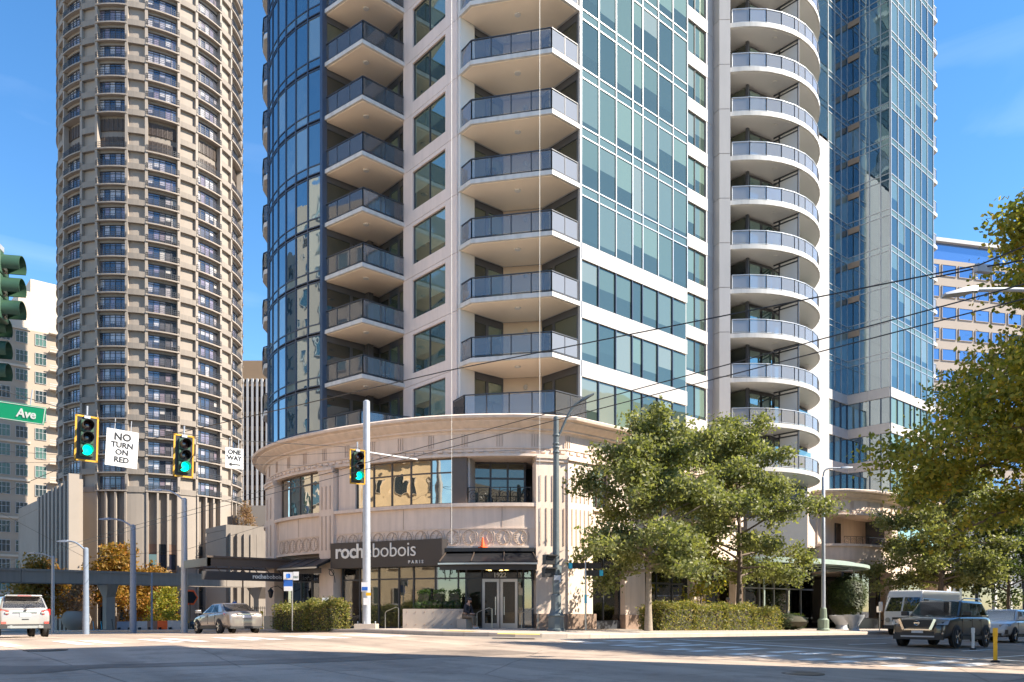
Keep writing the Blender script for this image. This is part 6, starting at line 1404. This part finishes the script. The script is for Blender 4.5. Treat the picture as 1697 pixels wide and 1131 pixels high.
# works area on the side street: barriers in a row
for i in range(6):
    px = 205+i*17; d = 86-i*1.5; x,y = at_d(px,d); g_ = G(x,y); hb_ = 1.25
    o = tag(empty('work_barrier',(x,y,g_)),['leftmost blue','second blue','third grey','fourth orange and grey','fifth orange','rightmost grey'][i]+' work barrier in the row on the far street','barrier','work barriers on the far street')
    MB().obox((x,y,g_+hb_/2),(1.5,.1,hb_*.7),-R(41)).build('panel',['pole_blue','pole_blue','galv','hotel_brown','orange','galv'][i],o); MB().obox((x-.5,y,g_+.2),(.1,.5,.44),-R(41)).obox((x+.5,y-.4,g_+.2),(.1,.5,.44),-R(41)).build('foot','rubber',o)
# kick scooters on the far kerb
for i,(px,d) in enumerate(((148,90),(161,90),(178,72))):
    x,y = at_d(px,d); g_ = G(x,y); o = tag(empty('kick_scooter',(x,y,g_)),['teal rental scooter left on the far kerb','teal rental scooter beside the pole on the far kerb','dark rental scooter at the foot of the monorail column'][i],'scooter')
    m = 'sign_cyan' if i < 2 else 'trim'
    MB().bar((x-.55,y,g_+.16),(x+.45,y,g_+.16),.16,.06).build('deck',m,o); MB().bar((x+.45,y,g_+.16),(x+.35,y,g_+1.1),.06).bar((x+.35,y-.25,g_+1.1),(x+.35,y+.25,g_+1.1),.04).build('stem',m,o)
    for dx in (-.55,.5): MB().lathe((x+dx,y,g_+.11),[(.01,-.03),(.11,-.03),(.11,.03),(.01,.03)],12,axis='y').build('wheel','rubber',o)
for px,d,lab in ((748,38.6,'pale vertical rope hanging down the tower left of the corner balconies'),(894,38.3,'pale vertical rope hanging in front of the corner balconies')):
    x,y = at_d(px,d); o = MB().tube([(x,y,4.7),(x,y,60)],.009,5).build('hanging_rope','letter'); tag(o,lab,'rope')
# a few things left on the balconies
def potted(label, x, y, z, h, r, m, seed):
    o = bush('potted_plant',label,'plant',[(x,y,z+.30,r*2,r*2,h,0)],420,.13,m,seed,sph=True); MB().lathe((x,y,z),[(.13,0),(.19,.34),(.17,.34),(.16,.30),(.01,.30)],12).build('pot','hotel_brown',o,40)
potted('tall potted plant on the second pointed balcony beside the pier',24.6,38.3,FL(1)+.01,1.15,.38,'leaf_green',81)
potted('bushy potted plant at the tip of the second pointed balcony',23.0,39.4,FL(1)+.01,.6,.32,'leaf_near',82)
potted('small potted plant on the fourth corner balcony',26.4,31.6,FL(3)+.01,.7,.3,'leaf_green',83)
potted('potted plant at the left end of the third round balcony',48.2,30.9,FL(4)+.01,.7,.35,'leaf_green',84)
def deck_chair(label, x, y, z, rz, m):
    o = empty('balcony_chair',(x,y,z),rz); tag(o,label,'chair'); part(MB().bx(-.25,.25,-.25,.25,.40,.45),'seat',m,o); part(MB().bx(-.25,.25,.2,.25,.45,.9),'backrest',m,o)
    for a in (-.22,.22):
        for b in (-.22,.22): part(MB().bx(a-.02,a+.02,b-.02,b+.02,0,.40),'leg','frame',o)
deck_chair('white balcony chair on the lowest pointed balcony',24.3,38.5,FL(0)+.005,R(60),'slab'); deck_chair('red balcony chair on the fifth pointed balcony',23.2,38.6,FL(4)+.005,R(-40),'cloth_red')
deck_chair('grey balcony chair on the fifth pointed balcony beside the pier',24.5,38.4,FL(4)+.005,R(100),'galv'); deck_chair('dark chair on the lowest round balcony',54,29.6,FL(0)+.005,R(20),'frame'); deck_chair('pale chair on the sixth round balcony',53.2,29.3,FL(5)+.005,R(-30),'slab')
# ------------------------------------------------------------------ people
def skin(name, parent, chains, m, root_i=0, sub=2):
    """chains: lists of ((x,y,z), radius); points shared by position"""
    vs, rs, es, idx = [], [], [], {}
    for ch in chains:
        prev = None
        for p, r in ch:
            k = tuple(round(c,4) for c in p)
            if k not in idx: idx[k] = len(vs); vs.append(p); rs.append(r)
            if prev is not None and prev != idx[k]: es.append((prev, idx[k]))
            prev = idx[k]
    me = bpy.data.meshes.new(name); me.from_pydata(vs, es, []); me.materials.append(M[m]); o = bpy.data.objects.new(name, me); sc.collection.objects.link(o); o.parent = parent
    me.skin_vertices.new() if hasattr(me.skin_vertices,'new') and not me.skin_vertices else None
    md = o.modifiers.new('skin','SKIN'); md.use_smooth_shade = True
    if not me.skin_vertices: 
        bm = bmesh.new(); bm.from_mesh(me); bm.verts.layers.skin.verify(); bm.to_mesh(me); bm.free()
    for i, r in enumerate(rs): sv = me.skin_vertices[0].data[i]; sv.radius = r if isinstance(r, tuple) else (r,r); sv.use_root = (i == root_i)
    s = o.modifiers.new('sub','SUBSURF'); s.levels = sub; s.render_levels = sub; return o
def person(label, x, y, z, rz, J, top, bottom, hair, shoe='rubber', cap=None):
    root = empty('person',(x,y,z),rz); tag(root,label,'person'); sk = []
    sk.append([(J['pelvis'],.13),(J['waist'],.125),(J['chest'],(.16,.13)),(J['neck'],.055),(J['jaw'],.065),(J['head'],.095),(J['crown'],.07)])
    for s in 'LR':
        sk.append([(J['chest'],(.16,.13)),(J['sh'+s],.065),(J['el'+s],.045),(J['wr'+s],.03),(J['ha'+s],.036)])
        h = Vector(J['ha'+s]); d = (h-Vector(J['wr'+s])).normalized(); sd = d.cross(Vector((0,0,1))); sd = sd.normalized() if sd.length > .1 else Vector((0,1,0))
        for i,o_ in enumerate((-.027,-.009,.009,.027)):
            f = h+sd*o_+d*.045; k_ = f+d*(.04,.048,.045,.034)[i]+Vector((0,0,-.02)); sk.append([(J['ha'+s],.036),(tuple(f),.0095),(tuple(k_),.008)])
        th_ = h+sd*(.05 if s=='L' else -.05)*1.0; sk.append([(J['ha'+s],.036),(tuple(th_),.011),(tuple(th_+d*.035),.009)])
        sk.append([(J['pelvis'],.13),(J['hip'+s],.09),(J['kn'+s],.062),(J['an'+s],.042),(J['to'+s],.035)])
    skin('body',root,sk,'skin')
    e = .018
    skin('jacket',root,[[(J['pelvis'],.13+e),(J['waist'],.125+e),(J['chest'],(.175,.145))]]+[[(J['chest'],(.175,.145)),(J['sh'+s],.065+e),(J['el'+s],.045+e),(tuple(Vector(J['el'+s]).lerp(Vector(J['wr'+s]),.92)),.032+e)] for s in 'LR'],top)
    skin('trousers',root,[[(J['pelvis'],.13+e*.7),(J['hip'+s],.09+e),(J['kn'+s],.062+e),(tuple(Vector(J['kn'+s]).lerp(Vector(J['an'+s]),.93)),.045+e)] for s in 'LR'],bottom)
    for s in 'LR': a,t = Vector(J['an'+s]),Vector(J['to'+s]); skin('shoe',root,[[(tuple(a-Vector((0,0,.03))-(t-a)*.25),.045),(tuple(a.lerp(t,.5)-Vector((0,0,.035))),.046),(tuple(t+(t-a)*.2-Vector((0,0,.02))),.036)]],shoe,sub=1)
    hd = Vector(J['head']); part(MB().lathe((hd.x-.012,hd.y,hd.z+.01),[(.02,.115),(.07,.10),(.10,.05),(.107,0),(.10,-.03)],16),'cap' if cap else 'hair',cap or hair,root,60)
    fx = (hd-Vector(J['jaw'])); fd_ = Vector(J.get('face',(1,0,0))).normalized(); sd = Vector((-fd_.y,fd_.x,0))
    part(MB().lathe(tuple(hd+fd_*.098-Vector((0,0,.03))),[(.002,-.02),(.018,-.015),(.012,.02),(.002,.035)],8),'nose','skin',root,60)
    for s in (1,-1): part(MB().lathe(tuple(hd+fd_*.088+sd*.034*s+Vector((0,0,.004))),[(.001,-.008),(.011,0),(.001,.008)],8),'eye','black',root,60); part(MB().lathe(tuple(hd+sd*.098*s-Vector((0,0,.02))),[(.004,-.03),(.016,0),(.004,.03)],8),'ear','skin',root,60)
    part(MB().bar(tuple(hd+fd_*.092-Vector((0,0,.07))+sd*.022),tuple(hd+fd_*.092-Vector((0,0,.07))-sd*.022),.008),'mouth','cloth_red',root)
    if cap: part(MB().lathe(tuple(hd+fd_*.10+Vector((0,0,.035))),[(.005,-.006),(.075,-.004),(.075,.004),(.005,.008)],12),'cap_peak',cap,root)
    return root
sx,sy = at_d(771,36.2); sz = P(sx,sy); rzp = R(-72)     # sits on the planter's end, facing the street
seat = zat(1017,36.4)-sz
Js = dict(pelvis=(0,0,.58),waist=(.03,0,.76),chest=(.12,0,1.0),neck=(.17,0,1.17),jaw=(.215,0,1.22),head=(.225,0,1.30),crown=(.215,0,1.36),face=(1,0,-.35),
  shL=(.12,.19,1.06),elL=(.17,.25,.80),wrL=(.34,.10,.68),haL=(.42,.06,.68),shR=(.12,-.19,1.06),elR=(.17,-.25,.80),wrR=(.34,-.10,.68),haR=(.42,-.06,.68),
  hipL=(.05,.10,.56),knL=(.46,.13,.54),anL=(.44,.14,.10),toL=(.60,.15,.06),hipR=(.05,-.10,.56),knR=(.48,-.12,.52),anR=(.52,-.14,.10),toR=(.68,-.15,.06))
person('man in a dark jacket and cap sitting at the end of the concrete planter',sx,sy,sz,rzp,Js,'cloth_navy','cloth_khaki','hair_dark','cloth_white','cloth_navy')
st_ = tag(MB().obox((sx-.02,sy+.05,sz+.21),(.5,.5,.46),rzp).build('stone_block','pavement'),'low concrete block seat at the planter end under the sitting man','block')
Jt = dict(pelvis=(0,0,.95),waist=(0,0,1.12),chest=(.02,0,1.36),neck=(.03,0,1.52),jaw=(.055,0,1.58),head=(.05,0,1.66),crown=(.04,0,1.72),face=(1,0,0),
  shL=(.01,.19,1.43),elL=(-.02,.24,1.15),wrL=(.14,.20,.96),haL=(.20,.19,.90),shR=(.01,-.19,1.43),elR=(-.02,-.24,1.15),wrR=(.18,-.16,1.08),haR=(.26,-.13,1.10),
  hipL=(0,.10,.92),knL=(.03,.11,.50),anL=(0,.12,.09),toL=(.15,.14,.05),hipR=(0,-.10,.92),knR=(.02,-.11,.50),anR=(-.02,-.12,.09),toR=(.13,-.14,.05))
x,y = at_y(1206,25.2); person('grey haired person in a white shirt walking behind the long hedge',x,y,P(x,y),R(200),Jt,'cloth_white','cloth_khaki','hair_grey')
x,y = at_y(1240,25.6); q_ = person('dark haired person in a red top behind the long hedge',x,y,P(x,y)-.0,R(180),Jt,'cloth_red','cloth_navy','hair_dark'); q_.scale = (.95,)*3
print('objects', len(bpy.data.objects))
